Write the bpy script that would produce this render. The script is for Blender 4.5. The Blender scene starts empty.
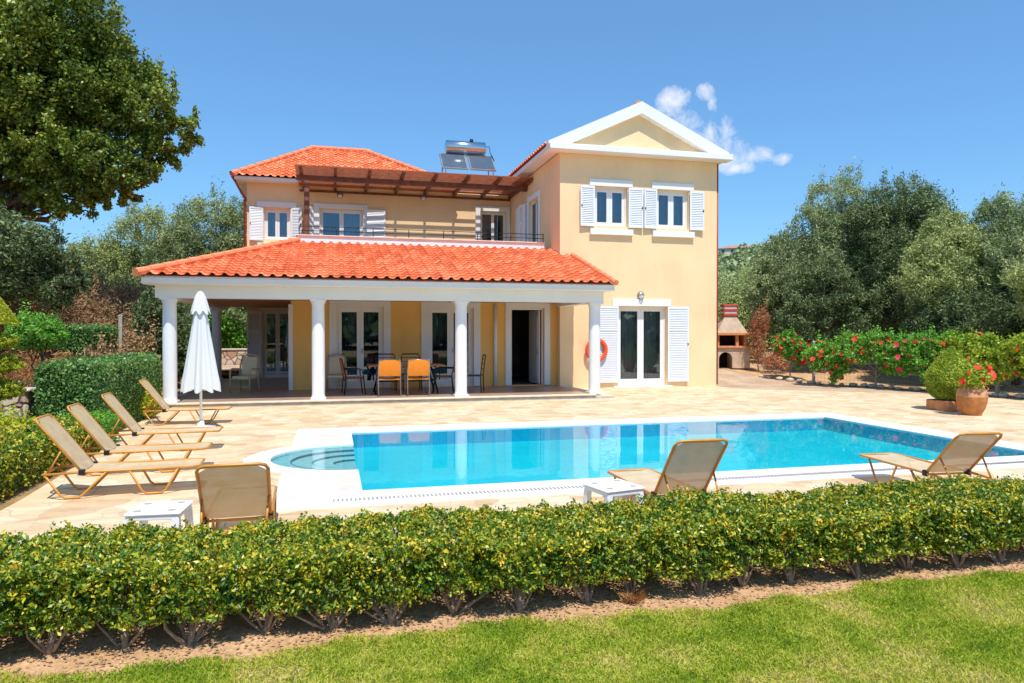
import bpy, math, random
import numpy as np
from mathutils import Vector, Matrix
from mathutils.geometry import tessellate_polygon
R = math.radians
rnd = random.Random(7)
scene = bpy.context.scene
COL = scene.collection

# ---------------------------------------------------------------- camera
cam_d = bpy.data.cameras.new("camera")
cam = bpy.data.objects.new("camera", cam_d)
COL.objects.link(cam)
cam_d.sensor_width = 36
cam_d.lens = 36 * 710 / 1024
cam_d.clip_start = 0.05
cam_d.clip_end = 6000
cam.location = (0, 0, 1.65)
cam.rotation_euler = (R(90 - 0.65), 0, R(-14.2))
scene.camera = cam
# ---------------------------------------------------------------- sky and sun
SUN_EL = 64
world = bpy.data.worlds.new("World")
scene.world = world
world.use_nodes = True
wn, wl = world.node_tree.nodes, world.node_tree.links
for n in list(wn): wn.remove(n)
wo = wn.new('ShaderNodeOutputWorld'); bg = wn.new('ShaderNodeBackground')
sky = wn.new('ShaderNodeTexSky'); sky.sky_type = 'NISHITA'; sky.sun_disc = False
sky.sun_elevation = R(SUN_EL); sky.sun_rotation = R(180)
sky.altitude = 50; sky.air_density = 1.25; sky.dust_density = 0.1; sky.ozone_density = 1.6
bg.inputs[1].default_value = 0.148
# small cumulus in the sky, placed by direction
tc = wn.new('ShaderNodeTexCoord')
def cloud_blob(az, el, raz, rel):
    """soft elliptical mask round a sky direction"""
    d = Vector((math.sin(R(az)) * math.cos(R(el)), math.cos(R(az)) * math.cos(R(el)), math.sin(R(el))))
    rt = Vector((math.cos(R(az)), -math.sin(R(az)), 0)); up = rt.cross(d)
    outs = []
    for v, r in ((rt, raz), (up, rel)):
        dp = wn.new('ShaderNodeVectorMath'); dp.operation = 'DOT_PRODUCT'
        wl.new(tc.outputs['Generated'], dp.inputs[0]); dp.inputs[1].default_value = v
        m = wn.new('ShaderNodeMath'); m.operation = 'DIVIDE'
        wl.new(dp.outputs['Value'], m.inputs[0]); m.inputs[1].default_value = R(r)
        p = wn.new('ShaderNodeMath'); p.operation = 'POWER'
        wl.new(m.outputs[0], p.inputs[0]); p.inputs[1].default_value = 2
        outs.append(p)
    front = wn.new('ShaderNodeVectorMath'); front.operation = 'DOT_PRODUCT'
    wl.new(tc.outputs['Generated'], front.inputs[0]); front.inputs[1].default_value = d
    fg = wn.new('ShaderNodeMath'); fg.operation = 'GREATER_THAN'; fg.inputs[1].default_value = 0.5
    wl.new(front.outputs['Value'], fg.inputs[0])
    a = wn.new('ShaderNodeMath'); a.operation = 'ADD'
    wl.new(outs[0].outputs[0], a.inputs[0]); wl.new(outs[1].outputs[0], a.inputs[1])
    s = wn.new('ShaderNodeMath'); s.operation = 'SUBTRACT'; s.inputs[0].default_value = 1.0
    wl.new(a.outputs[0], s.inputs[1]); s.use_clamp = True
    mm = wn.new('ShaderNodeMath'); mm.operation = 'MULTIPLY'
    wl.new(s.outputs[0], mm.inputs[0]); wl.new(fg.outputs[0], mm.inputs[1])
    return mm
tot = None
for b in ((27.0, 17.3, 1.5, 1.6), (28.3, 16.2, 1.9, 1.5), (29.9, 15.0, 2.3, 1.7), (31.0, 13.7, 2.0, 1.9),
          (29.4, 18.0, .8, .8), (29.9, 17.0, .5, 1.2), (33.4, 13.3, 1.5, 1.0), (34.9, 12.9, .9, .6), (32.2, 12.5, 1.6, .6)):
    m = cloud_blob(*b)
    if tot is None: tot = m
    else:
        x = wn.new('ShaderNodeMath'); x.operation = 'MAXIMUM'
        wl.new(tot.outputs[0], x.inputs[0]); wl.new(m.outputs[0], x.inputs[1]); tot = x
nz = wn.new('ShaderNodeTexNoise'); nz.inputs['Scale'].default_value = 30; nz.inputs['Detail'].default_value = 10; nz.inputs['Distortion'].default_value = .35
nz.inputs['Roughness'].default_value = .62
wl.new(tc.outputs['Generated'], nz.inputs['Vector'])
cm = wn.new('ShaderNodeMath'); cm.operation = 'MULTIPLY_ADD'
wl.new(nz.outputs['Fac'], cm.inputs[0]); cm.inputs[1].default_value = 3.8; cm.inputs[2].default_value = -2.15
cs = wn.new('ShaderNodeMath'); cs.operation = 'ADD'
wl.new(cm.outputs[0], cs.inputs[0]); wl.new(tot.outputs[0], cs.inputs[1])
cg = wn.new('ShaderNodeMath'); cg.operation = 'GREATER_THAN'; cg.inputs[1].default_value = 0.001
wl.new(tot.outputs[0], cg.inputs[0])
cr = wn.new('ShaderNodeMapRange'); cr.inputs['From Min'].default_value = 0.05; cr.inputs['From Max'].default_value = 1.25
cr.inputs['To Max'].default_value = 0.8
wl.new(cs.outputs[0], cr.inputs['Value'])
cx = wn.new('ShaderNodeMath'); cx.operation = 'MULTIPLY'
wl.new(cr.outputs[0], cx.inputs[0]); wl.new(cg.outputs[0], cx.inputs[1])
mixc = wn.new('ShaderNodeMixRGB'); mixc.inputs['Color2'].default_value = (6.0, 6.0, 6.2, 1)
wl.new(cx.outputs[0], mixc.inputs['Fac']); wl.new(sky.outputs[0], mixc.inputs['Color1'])
# clear summer air: keep the blue down to the horizon
sxyz = wn.new('ShaderNodeSeparateXYZ'); wl.new(tc.outputs['Generated'], sxyz.inputs[0])
tr_ = wn.new('ShaderNodeValToRGB'); tr_.color_ramp.elements[0].position = 0.0; tr_.color_ramp.elements[0].color = (.34, .57, .86, 1)
tr_.color_ramp.elements[1].position = .55; tr_.color_ramp.elements[1].color = (.60, .88, 1.03, 1)
wl.new(sxyz.outputs[2], tr_.inputs[0])
tm = wn.new('ShaderNodeMixRGB'); tm.blend_type = 'MULTIPLY'; tm.inputs[0].default_value = 1
wl.new(sky.outputs[0], tm.inputs[1]); wl.new(tr_.outputs[0], tm.inputs[2]); wl.new(tm.outputs[0], mixc.inputs['Color1'])
wl.new(mixc.outputs[0], bg.inputs[0]); wl.new(bg.outputs[0], wo.inputs[0])

sun_d = bpy.data.lights.new("sun", 'SUN'); sun_d.energy = 4.1; sun_d.angle = R(0.5); sun_d.color = (1, .95, .87)
sun = bpy.data.objects.new("sun", sun_d); COL.objects.link(sun)
sun.location = (0, -20, 40); sun.rotation_euler = (R(90 - SUN_EL), 0, R(1))
scene.view_settings.view_transform = 'Standard'
scene.view_settings.look = 'None'
scene.view_settings.exposure = 0.27
scene.view_settings.gamma = 1

# ---------------------------------------------------------------- materials
def nmat(name):
    m = bpy.data.materials.new(name); m.use_nodes = True
    nt = m.node_tree; b = nt.nodes['Principled BSDF']
    return m, nt, b
def ramp(nt, cols, interp='LINEAR'):
    r = nt.nodes.new('ShaderNodeValToRGB'); cr_ = r.color_ramp; cr_.interpolation = interp
    while len(cr_.elements) > 1: cr_.elements.remove(cr_.elements[-1])
    cr_.elements[0].position = cols[0][0]; cr_.elements[0].color = (*cols[0][1], 1)
    for p, c in cols[1:]:
        e = cr_.elements.new(p); e.color = (*c, 1)
    return r
def basic(name, col, rough=.6, metal=0, var=.12, scale=3, bump=0, bscale=60, spec=.4):
    m, nt, b = nmat(name)
    b.inputs['Roughness'].default_value = rough; b.inputs['Metallic'].default_value = metal
    b.inputs['Specular IOR Level'].default_value = spec
    tcn = nt.nodes.new('ShaderNodeTexCoord')
    n = nt.nodes.new('ShaderNodeTexNoise'); n.inputs['Scale'].default_value = scale; n.inputs['Detail'].default_value = 6
    nt.links.new(tcn.outputs['Object'], n.inputs['Vector'])
    lo = tuple(c * (1 - var) for c in col); hi = tuple(min(1, c * (1 + var)) for c in col)
    r = ramp(nt, [(.3, lo), (.7, hi)])
    nt.links.new(n.outputs['Fac'], r.inputs[0]); nt.links.new(r.outputs[0], b.inputs['Base Color'])
    if bump:
        n2 = nt.nodes.new('ShaderNodeTexNoise'); n2.inputs['Scale'].default_value = bscale; n2.inputs['Detail'].default_value = 4
        nt.links.new(tcn.outputs['Object'], n2.inputs['Vector'])
        bp = nt.nodes.new('ShaderNodeBump'); bp.inputs['Strength'].default_value = bump; bp.inputs['Distance'].default_value = .02
        nt.links.new(n2.outputs['Fac'], bp.inputs['Height']); nt.links.new(bp.outputs[0], b.inputs['Normal'])
    return m
def leaf(name, cols, trans=.3, rough=.45, nscale=.6, spec=.4):
    """leaf material: every leaf its own tint from a ramp, drifting slowly through the crown"""
    m, nt, b = nmat(name)
    g = nt.nodes.new('ShaderNodeNewGeometry'); tcn = nt.nodes.new('ShaderNodeTexCoord')
    n = nt.nodes.new('ShaderNodeTexNoise'); n.inputs['Scale'].default_value = nscale; n.inputs['Detail'].default_value = 3
    nt.links.new(tcn.outputs['Object'], n.inputs['Vector'])
    mx = nt.nodes.new('ShaderNodeMath'); mx.operation = 'MULTIPLY_ADD'; mx.inputs[1].default_value = .55
    nt.links.new(g.outputs['Random Per Island'], mx.inputs[0])
    ms = nt.nodes.new('ShaderNodeMapRange'); ms.inputs['From Min'].default_value = .3; ms.inputs['From Max'].default_value = .7
    ms.inputs['To Max'].default_value = .45
    nt.links.new(n.outputs['Fac'], ms.inputs['Value']); nt.links.new(ms.outputs[0], mx.inputs[2])
    r = ramp(nt, cols); nt.links.new(mx.outputs[0], r.inputs[0]); nt.links.new(r.outputs[0], b.inputs['Base Color'])
    b.inputs['Roughness'].default_value = rough; b.inputs['Specular IOR Level'].default_value = spec
    if trans > 0:
        t = nt.nodes.new('ShaderNodeBsdfTranslucent'); ms_ = nt.nodes.new('ShaderNodeMixShader'); ms_.inputs[0].default_value = trans
        nt.links.new(r.outputs[0], t.inputs[0])
        nt.links.new(b.outputs[0], ms_.inputs[1]); nt.links.new(t.outputs[0], ms_.inputs[2])
        nt.links.new(ms_.outputs[0], nt.nodes['Material Output'].inputs[0])
    return m
M = {}
def stucco(name, col):
    """rendered wall: fine trowel grain, broad uneven patches and faint rain streaks"""
    m, nt, b = nmat(name); L = nt.links.new
    tcn = nt.nodes.new('ShaderNodeTexCoord')
    n = nt.nodes.new('ShaderNodeTexNoise'); n.inputs['Scale'].default_value = .9; n.inputs['Detail'].default_value = 7; n.inputs['Roughness'].default_value = .6
    L(tcn.outputs['Object'], n.inputs['Vector'])
    r = ramp(nt, [(.3, tuple(c * .93 for c in col)), (.7, tuple(min(1, c * 1.04) for c in col))]); L(n.outputs['Fac'], r.inputs[0])
    mp = nt.nodes.new('ShaderNodeMapping'); mp.inputs['Scale'].default_value = (1.6, 1.6, .5); L(tcn.outputs['Object'], mp.inputs['Vector'])
    n2 = nt.nodes.new('ShaderNodeTexNoise'); n2.inputs['Scale'].default_value = 1.2; n2.inputs['Detail'].default_value = 6; L(mp.outputs[0], n2.inputs['Vector'])
    r2 = ramp(nt, [(.28, (.90, .87, .84)), (.5, (1, 1, 1))]); L(n2.outputs['Fac'], r2.inputs[0])
    mx = nt.nodes.new('ShaderNodeMixRGB'); mx.blend_type = 'MULTIPLY'; mx.inputs[0].default_value = .5; L(r.outputs[0], mx.inputs[1]); L(r2.outputs[0], mx.inputs[2])
    L(mx.outputs[0], b.inputs['Base Color']); b.inputs['Roughness'].default_value = .92; b.inputs['Specular IOR Level'].default_value = .2
    n3 = nt.nodes.new('ShaderNodeTexNoise'); n3.inputs['Scale'].default_value = 28; n3.inputs['Detail'].default_value = 5; L(tcn.outputs['Object'], n3.inputs['Vector'])
    bp = nt.nodes.new('ShaderNodeBump'); bp.inputs['Strength'].default_value = .3; bp.inputs['Distance'].default_value = .02; L(n3.outputs['Fac'], bp.inputs['Height']); L(bp.outputs[0], b.inputs['Normal'])
    return m
M['wall'] = stucco('stucco_peach', (.93, .67, .39))
M['wall_porch'] = stucco('stucco_ochre', (.95, .56, .17))
M['white'] = basic('white_plaster', (.82, .82, .80), .7, var=.03, scale=1.5, bump=.08, bscale=40, spec=.3)
M['whitepaint'] = basic('white_paint', (.82, .83, .84), .4, var=.03, scale=4)
M['frame_white'] = basic('white_frame_paint', (.82, .82, .82), .35, var=.02)
M['shutter'] = basic('shutter_paint', (.80, .82, .85), .45, var=.03, scale=5)
M['wood'] = basic('stained_red_wood', (.20, .065, .03), .6, var=.35, scale=6, bump=.2)
M['wood_plank'] = basic('stained_light_plank', (.42, .13, .055), .6, var=.3, scale=6)
M['soffit'] = basic('soffit_paint', (.7, .68, .62), .8, var=.04)
M['ceil'] = basic('porch_ceiling_wood', (.4, .19, .1), .8, var=.1)
M['metal_dark'] = basic('dark_metal', (.035, .035, .04), .4, .6, var=.2)
M['metal_grey'] = basic('grey_metal', (.35, .35, .35), .4, .7, var=.15)
M['pipe_red'] = basic('red_brown_pipe', (.38, .06, .04), .5, var=.15)
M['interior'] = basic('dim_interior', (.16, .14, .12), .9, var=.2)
M['curtain'] = basic('grey_curtain', (.42, .42, .38), .9, var=.1, scale=8)
M['curtain_dark'] = basic('darkened_curtain', (.06, .065, .10), .9, var=.2, scale=8)  # darkness of the reflecting porch door glass put into the curtain colour
M['floor_tile'] = basic('porch_floor_tile', (.40, .27, .2), .35, var=.14, scale=4)
M['riser'] = basic('pale_step_stone', (.72, .60, .45), .7, var=.12, scale=5)
M['coping'] = basic('white_pool_coping', (.80, .77, .71), .6, var=.05, scale=3, bump=.1, bscale=30)
M['pinktile'] = basic('pink_stone_tile', (.78, .6, .5), .7, var=.1, scale=6)
M['orange_plastic'] = basic('orange_ring_plastic', (.85, .09, .02), .4, var=.05)
M['orange_seat'] = basic('orange_sling', (.86, .27, .02), .6, var=.06, scale=10)
M['red_seat'] = basic('red_orange_sling', (.75, .16, .04), .6, var=.06, scale=10)
M['table_wood'] = basic('orange_table_top', (.50, .19, .06), .5, var=.2, scale=8)
M['beige'] = basic('beige_rattan', (.50, .40, .25), .7, var=.12, scale=30)
M['cushion'] = basic('cream_cushion', (.70, .58, .38), .8, var=.08, scale=10)
M['gold'] = basic('amber_frame', (.62, .27, .045), .4, .1, var=.15, scale=9)
M['plastic_white'] = basic('white_plastic', (.84, .84, .83), .35, var=.02)
M['clay'] = basic('terracotta', (.56, .27, .13), .8, var=.22, scale=9, bump=.2, bscale=30)
M['clay_dark'] = basic('terracotta_deep', (.50, .19, .055), .7, var=.22, scale=9)  # deeper terracotta for the lower half of the pot
M['brickred'] = basic('red_brick_paint', (.5, .06, .04), .7, var=.15)
M['bbq'] = basic('bbq_render', (.55, .42, .30), .9, var=.18, scale=6, bump=.2)
M['bbq_orange'] = basic('bbq_orange_brick', (.62, .26, .11), .9, var=.2, scale=8, bump=.2)
M['near_black'] = basic('near_black', (.02, .018, .016), .95)  # near-black sheet at the back of the barbecue openings
M['bark'] = basic('bark', (.16, .12, .09), .95, var=.35, scale=9, bump=.5, bscale=25)
M['bark_dark'] = basic('bark_dark', (.07, .05, .04), .95, var=.35, scale=9, bump=.5, bscale=25)
M['stem'] = basic('pale_stem', (.36, .26, .18), .9, var=.3, scale=20, bump=.4, bscale=60)
M['soil'] = basic('soil', (.07, .045, .03), 1, var=.4, scale=14)
M['rock'] = basic('pale_rock', (.58, .50, .42), .9, var=.25, scale=8, bump=.4, bscale=20)
M['concrete'] = basic('concrete_post', (.42, .39, .34), .9, var=.15)
M['far_wall'] = basic('far_house_wall', (.62, .55, .46), .9, var=.05, scale=.2)
M['far_roof'] = basic('far_house_roof', (.45, .22, .14), .9, var=.1, scale=.3)
M['far_win'] = basic('far_house_window', (.08, .09, .10), .4)
M['grate'] = basic('grate_slots', (.33, .31, .28), .7)
M['flower_red'] = leaf('red_petals', [(0, (.75, .02, .015)), (1, (.85, .09, .03))], .25, .6)
M['flower_pink'] = leaf('pink_petals', [(0, (.8, .03, .06)), (1, (.9, .10, .12))], .25, .6)
M['mud_fabric'] = None

def fabric():
    m, nt, b = nmat('beige_mesh_fabric')
    b.inputs['Base Color'].default_value = (.66, .52, .33, 1); b.inputs['Roughness'].default_value = .8
    tcn = nt.nodes.new('ShaderNodeTexCoord'); n = nt.nodes.new('ShaderNodeTexNoise'); n.inputs['Scale'].default_value = 7
    nt.links.new(tcn.outputs['Object'], n.inputs['Vector'])
    r = ramp(nt, [(.3, (.68, .50, .28)), (.7, (.78, .60, .37))]); nt.links.new(n.outputs['Fac'], r.inputs[0])
    nt.links.new(r.outputs[0], b.inputs['Base Color'])
    t = nt.nodes.new('ShaderNodeBsdfTranslucent'); t.inputs[0].default_value = (.42, .24, .09, 1)
    tr = nt.nodes.new('ShaderNodeBsdfTransparent')
    m1 = nt.nodes.new('ShaderNodeMixShader'); m1.inputs[0].default_value = .2
    m2 = nt.nodes.new('ShaderNodeMixShader'); m2.inputs[0].default_value = .10
    nt.links.new(b.outputs[0], m1.inputs[1]); nt.links.new(t.outputs[0], m1.inputs[2])
    nt.links.new(m1.outputs[0], m2.inputs[1]); nt.links.new(tr.outputs[0], m2.inputs[2])
    nt.links.new(m2.outputs[0], nt.nodes['Material Output'].inputs[0])
    return m
M['fabric'] = fabric()
def parasol_cloth():
    m, nt, b = nmat('parasol_cloth')
    b.inputs['Base Color'].default_value = (.82, .83, .82, 1); b.inputs['Roughness'].default_value = .9
    t = nt.nodes.new('ShaderNodeBsdfTranslucent'); t.inputs[0].default_value = (.7, .7, .68, 1)
    m1 = nt.nodes.new('ShaderNodeMixShader'); m1.inputs[0].default_value = .15
    nt.links.new(b.outputs[0], m1.inputs[1]); nt.links.new(t.outputs[0], m1.inputs[2])
    nt.links.new(m1.outputs[0], nt.nodes['Material Output'].inputs[0])
    return m
M['parasol'] = parasol_cloth()

def tiles():
    m, nt, b = nmat('clay_roof_tiles')
    uv = nt.nodes.new('ShaderNodeUVMap')
    fl = nt.nodes.new('ShaderNodeVectorMath'); fl.operation = 'FLOOR'
    nt.links.new(uv.outputs[0], fl.inputs[0])
    wnz = nt.nodes.new('ShaderNodeTexWhiteNoise'); wnz.noise_dimensions = '2D'
    nt.links.new(fl.outputs[0], wnz.inputs['Vector'])
    r = ramp(nt, [(0, (.66, .15, .055)), (.35, (.80, .20, .075)), (.75, (.84, .25, .10)), (1, (.84, .33, .17))])
    nt.links.new(wnz.outputs['Value'], r.inputs[0])
    tcn = nt.nodes.new('ShaderNodeTexCoord'); n = nt.nodes.new('ShaderNodeTexNoise'); n.inputs['Scale'].default_value = 5
    n.inputs['Detail'].default_value = 6
    nt.links.new(tcn.outputs['Object'], n.inputs['Vector'])
    r2 = ramp(nt, [(.3, (.88, .86, .84)), (.65, (1, 1, 1))]); nt.links.new(n.outputs['Fac'], r2.inputs[0])
    mx = nt.nodes.new('ShaderNodeMixRGB'); mx.blend_type = 'MULTIPLY'; mx.inputs[0].default_value = 1
    nt.links.new(r.outputs[0], mx.inputs[1]); nt.links.new(r2.outputs[0], mx.inputs[2])
    nt.links.new(mx.outputs[0], b.inputs['Base Color']); b.inputs['Roughness'].default_value = .75
    b.inputs['Specular IOR Level'].default_value = .3
    return m
M['tile'] = tiles()

def paving_mat():
    m, nt, b = nmat('crazy_paving_stone')
    tcn = nt.nodes.new('ShaderNodeTexCoord')
    nd = nt.nodes.new('ShaderNodeTexNoise'); nd.inputs['Scale'].default_value = 1.7; nd.inputs['Detail'].default_value = 2
    nt.links.new(tcn.outputs['Object'], nd.inputs['Vector'])
    sc = nt.nodes.new('ShaderNodeVectorMath'); sc.operation = 'SCALE'; sc.inputs['Scale'].default_value = .35
    nt.links.new(nd.outputs['Color'], sc.inputs[0])
    ad = nt.nodes.new('ShaderNodeVectorMath'); ad.operation = 'ADD'
    nt.links.new(tcn.outputs['Object'], ad.inputs[0]); nt.links.new(sc.outputs[0], ad.inputs[1])
    v = nt.nodes.new('ShaderNodeTexVoronoi'); v.feature = 'DISTANCE_TO_EDGE'; v.inputs['Scale'].default_value = 3.1
    v2 = nt.nodes.new('ShaderNodeTexVoronoi'); v2.inputs['Scale'].default_value = 3.1
    nt.links.new(ad.outputs[0], v.inputs['Vector']); nt.links.new(ad.outputs[0], v2.inputs['Vector'])
    sp = nt.nodes.new('ShaderNodeSeparateColor'); nt.links.new(v2.outputs['Color'], sp.inputs[0])
    r = ramp(nt, [(0, (.62, .45, .28)), (.3, (.70, .55, .36)), (.65, (.73, .61, .42)), (1, (.76, .66, .49))])
    nt.links.new(sp.outputs[0], r.inputs[0])
    # streaky bedding inside the stones
    mp = nt.nodes.new('ShaderNodeMapping'); mp.inputs['Scale'].default_value = (1.0, 2.6, 1); mp.inputs['Rotation'].default_value = (0, 0, .12)
    nt.links.new(tcn.outputs['Object'], mp.inputs['Vector'])
    n = nt.nodes.new('ShaderNodeTexNoise'); n.inputs['Scale'].default_value = 2.2; n.inputs['Detail'].default_value = 9; n.inputs['Roughness'].default_value = .68
    nt.links.new(mp.outputs[0], n.inputs['Vector'])
    r2 = ramp(nt, [(.28, (.74, .56, .40)), (.5, (.98, .92, .84)), (.7, (1.08, 1.06, 1.0))])
    nt.links.new(n.outputs['Fac'], r2.inputs[0])
    mx = nt.nodes.new('ShaderNodeMixRGB'); mx.blend_type = 'MULTIPLY'; mx.inputs[0].default_value = .9
    nt.links.new(r.outputs[0], mx.inputs[1]); nt.links.new(r2.outputs[0], mx.inputs[2])
    g = nt.nodes.new('ShaderNodeMapRange'); g.inputs['From Min'].default_value = .0; g.inputs['From Max'].default_value = .022
    nt.links.new(v.outputs['Distance'], g.inputs['Value'])
    mg = nt.nodes.new('ShaderNodeMixRGB'); mg.inputs[1].default_value = (.54, .43, .31, 1)
    nt.links.new(g.outputs[0], mg.inputs[0]); nt.links.new(mx.outputs[0], mg.inputs[2])
    nt.links.new(mg.outputs[0], b.inputs['Base Color'])
    b.inputs['Roughness'].default_value = .8; b.inputs['Specular IOR Level'].default_value = .2
    bp = nt.nodes.new('ShaderNodeBump'); bp.inputs['Strength'].default_value = .35; bp.inputs['Distance'].default_value = .01
    ah = nt.nodes.new('ShaderNodeMath'); ah.operation = 'MULTIPLY_ADD'; ah.inputs[1].default_value = .4
    nt.links.new(n.outputs['Fac'], ah.inputs[0]); nt.links.new(g.outputs[0], ah.inputs[2])
    nt.links.new(ah.outputs[0], bp.inputs['Height']); nt.links.new(bp.outputs[0], b.inputs['Normal'])
    return m
M['paving'] = paving_mat()

def ground_mix(name, stops, scale, stops2=None, scale2=30, bump=.5):
    m, nt, b = nmat(name)
    tcn = nt.nodes.new('ShaderNodeTexCoord')
    n = nt.nodes.new('ShaderNodeTexNoise'); n.inputs['Scale'].default_value = scale; n.inputs['Detail'].default_value = 8
    n.inputs['Roughness'].default_value = .65
    nt.links.new(tcn.outputs['Object'], n.inputs['Vector'])
    r = ramp(nt, stops); nt.links.new(n.outputs['Fac'], r.inputs[0])
    n2 = nt.nodes.new('ShaderNodeTexNoise'); n2.inputs['Scale'].default_value = scale2; n2.inputs['Detail'].default_value = 5
    nt.links.new(tcn.outputs['Object'], n2.inputs['Vector'])
    r2 = ramp(nt, [(.3, (.7, .7, .7)), (.7, (1.15, 1.15, 1.15))]); nt.links.new(n2.outputs['Fac'], r2.inputs[0])
    mx = nt.nodes.new('ShaderNodeMixRGB'); mx.blend_type = 'MULTIPLY'; mx.inputs[0].default_value = 1
    nt.links.new(r.outputs[0], mx.inputs[1]); nt.links.new(r2.outputs[0], mx.inputs[2])
    nt.links.new(mx.outputs[0], b.inputs['Base Color']); b.inputs['Roughness'].default_value = 1
    b.inputs['Specular IOR Level'].default_value = .1
    bp = nt.nodes.new('ShaderNodeBump'); bp.inputs['Strength'].default_value = bump; bp.inputs['Distance'].default_value = .02
    nt.links.new(n2.outputs['Fac'], bp.inputs['Height']); nt.links.new(bp.outputs[0], b.inputs['Normal'])
    return m
M['earth'] = ground_mix('bare_earth', [(.3, (.50, .28, .13)), (.7, (.70, .45, .25))], 3, scale2=45)
M['gravel'] = ground_mix('dusty_gravel', [(.3, (.44, .28, .18)), (.7, (.66, .49, .34))], 1.2, scale2=22)
M['terrain'] = ground_mix('dry_grass_ground', [(.3, (.34, .18, .08)), (.5, (.42, .26, .12)), (.7, (.20, .18, .07))], .35, scale2=3)
M['hills'] = ground_mix('scrub_hills', [(.35, (.07, .10, .05)), (.6, (.12, .14, .07)), (.75, (.28, .24, .15))], .02, scale2=.12)
M['lawn'] = ground_mix('lawn_soil_green', [(.3, (.08, .17, .025)), (.5, (.16, .22, .04)), (.72, (.32, .30, .10))], 1.6, scale2=60)
def grass_mat():
    m, nt, b = nmat('grass_blades')
    g = nt.nodes.new('ShaderNodeNewGeometry'); tcn = nt.nodes.new('ShaderNodeTexCoord')
    n = nt.nodes.new('ShaderNodeTexNoise'); n.inputs['Scale'].default_value = 1.9; n.inputs['Detail'].default_value = 5; n.inputs['Roughness'].default_value = .65
    nt.links.new(tcn.outputs['Object'], n.inputs['Vector'])
    a = nt.nodes.new('ShaderNodeMath'); a.operation = 'MULTIPLY_ADD'; a.inputs[1].default_value = .34; 
    s = nt.nodes.new('ShaderNodeMapRange'); s.inputs['From Min'].default_value = .33; s.inputs['From Max'].default_value = .68; s.inputs['To Max'].default_value = .66
    nt.links.new(n.outputs['Fac'], s.inputs['Value']); nt.links.new(g.outputs['Random Per Island'], a.inputs[0]); nt.links.new(s.outputs[0], a.inputs[2])
    r = ramp(nt, [(0, (.15, .27, .015)), (.28, (.30, .42, .025)), (.52, (.50, .55, .05)), (.74, (.72, .64, .15)), (1, (.84, .66, .30))])
    nt.links.new(a.outputs[0], r.inputs[0]); nt.links.new(r.outputs[0], b.inputs['Base Color'])
    b.inputs['Roughness'].default_value = .6; b.inputs['Specular IOR Level'].default_value = .25
    t = nt.nodes.new('ShaderNodeBsdfTranslucent'); nt.links.new(r.outputs[0], t.inputs[0])
    ms_ = nt.nodes.new('ShaderNodeMixShader'); ms_.inputs[0].default_value = .35
    nt.links.new(b.outputs[0], ms_.inputs[1]); nt.links.new(t.outputs[0], ms_.inputs[2])
    nt.links.new(ms_.outputs[0], nt.nodes['Material Output'].inputs[0])
    return m
M['grass'] = grass_mat()
def stone_wall_mat():
    m, nt, b = nmat('rubble_stone')
    tcn = nt.nodes.new('ShaderNodeTexCoord')
    v = nt.nodes.new('ShaderNodeTexVoronoi'); v.feature = 'DISTANCE_TO_EDGE'; v.inputs['Scale'].default_value = 4
    v2 = nt.nodes.new('ShaderNodeTexVoronoi'); v2.inputs['Scale'].default_value = 4
    nt.links.new(tcn.outputs['Object'], v.inputs['Vector']); nt.links.new(tcn.outputs['Object'], v2.inputs['Vector'])
    sp = nt.nodes.new('ShaderNodeSeparateColor'); nt.links.new(v2.outputs['Color'], sp.inputs[0])
    r = ramp(nt, [(0, (.42, .22, .15)), (.5, (.55, .38, .27)), (1, (.66, .56, .45))]); nt.links.new(sp.outputs[0], r.inputs[0])
    g = nt.nodes.new('ShaderNodeMapRange'); g.inputs['From Max'].default_value = .07; nt.links.new(v.outputs['Distance'], g.inputs['Value'])
    mg = nt.nodes.new('ShaderNodeMixRGB'); mg.inputs[1].default_value = (.14, .10, .08, 1)
    nt.links.new(g.outputs[0], mg.inputs[0]); nt.links.new(r.outputs[0], mg.inputs[2]); nt.links.new(mg.outputs[0], b.inputs['Base Color'])
    bp = nt.nodes.new('ShaderNodeBump'); bp.inputs['Strength'].default_value = .9; bp.inputs['Distance'].default_value = .04
    nt.links.new(g.outputs[0], bp.inputs['Height']); nt.links.new(bp.outputs[0], b.inputs['Normal']); b.inputs['Roughness'].default_value = .95
    return m
M['stonewall'] = stone_wall_mat()
def glass_mat(name, tint, refl, rough=.0, trans_mix=.5):
    m, nt, b = nmat(name)
    nt.nodes.remove(b)
    gl = nt.nodes.new('ShaderNodeBsdfGlossy'); gl.inputs['Roughness'].default_value = rough; gl.inputs[0].default_value = (*refl, 1)
    tr = nt.nodes.new('ShaderNodeBsdfTransparent'); tr.inputs[0].default_value = (*tint, 1)
    fr = nt.nodes.new('ShaderNodeFresnel'); fr.inputs[0].default_value = 1.6
    mx = nt.nodes.new('ShaderNodeMixShader')
    mm = nt.nodes.new('ShaderNodeMath'); mm.operation = 'MULTIPLY_ADD'; mm.inputs[1].default_value = 1.0; mm.inputs[2].default_value = trans_mix
    mm.use_clamp = True
    nt.links.new(fr.outputs[0], mm.inputs[0]); nt.links.new(mm.outputs[0], mx.inputs[0])
    nt.links.new(tr.outputs[0], mx.inputs[1]); nt.links.new(gl.outputs[0], mx.inputs[2])
    nt.links.new(mx.outputs[0], nt.nodes['Material Output'].inputs[0])
    return m
M['glass'] = glass_mat('window_glass', (.75, .82, .85), (.8, .9, 1), 0, .04)
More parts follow.
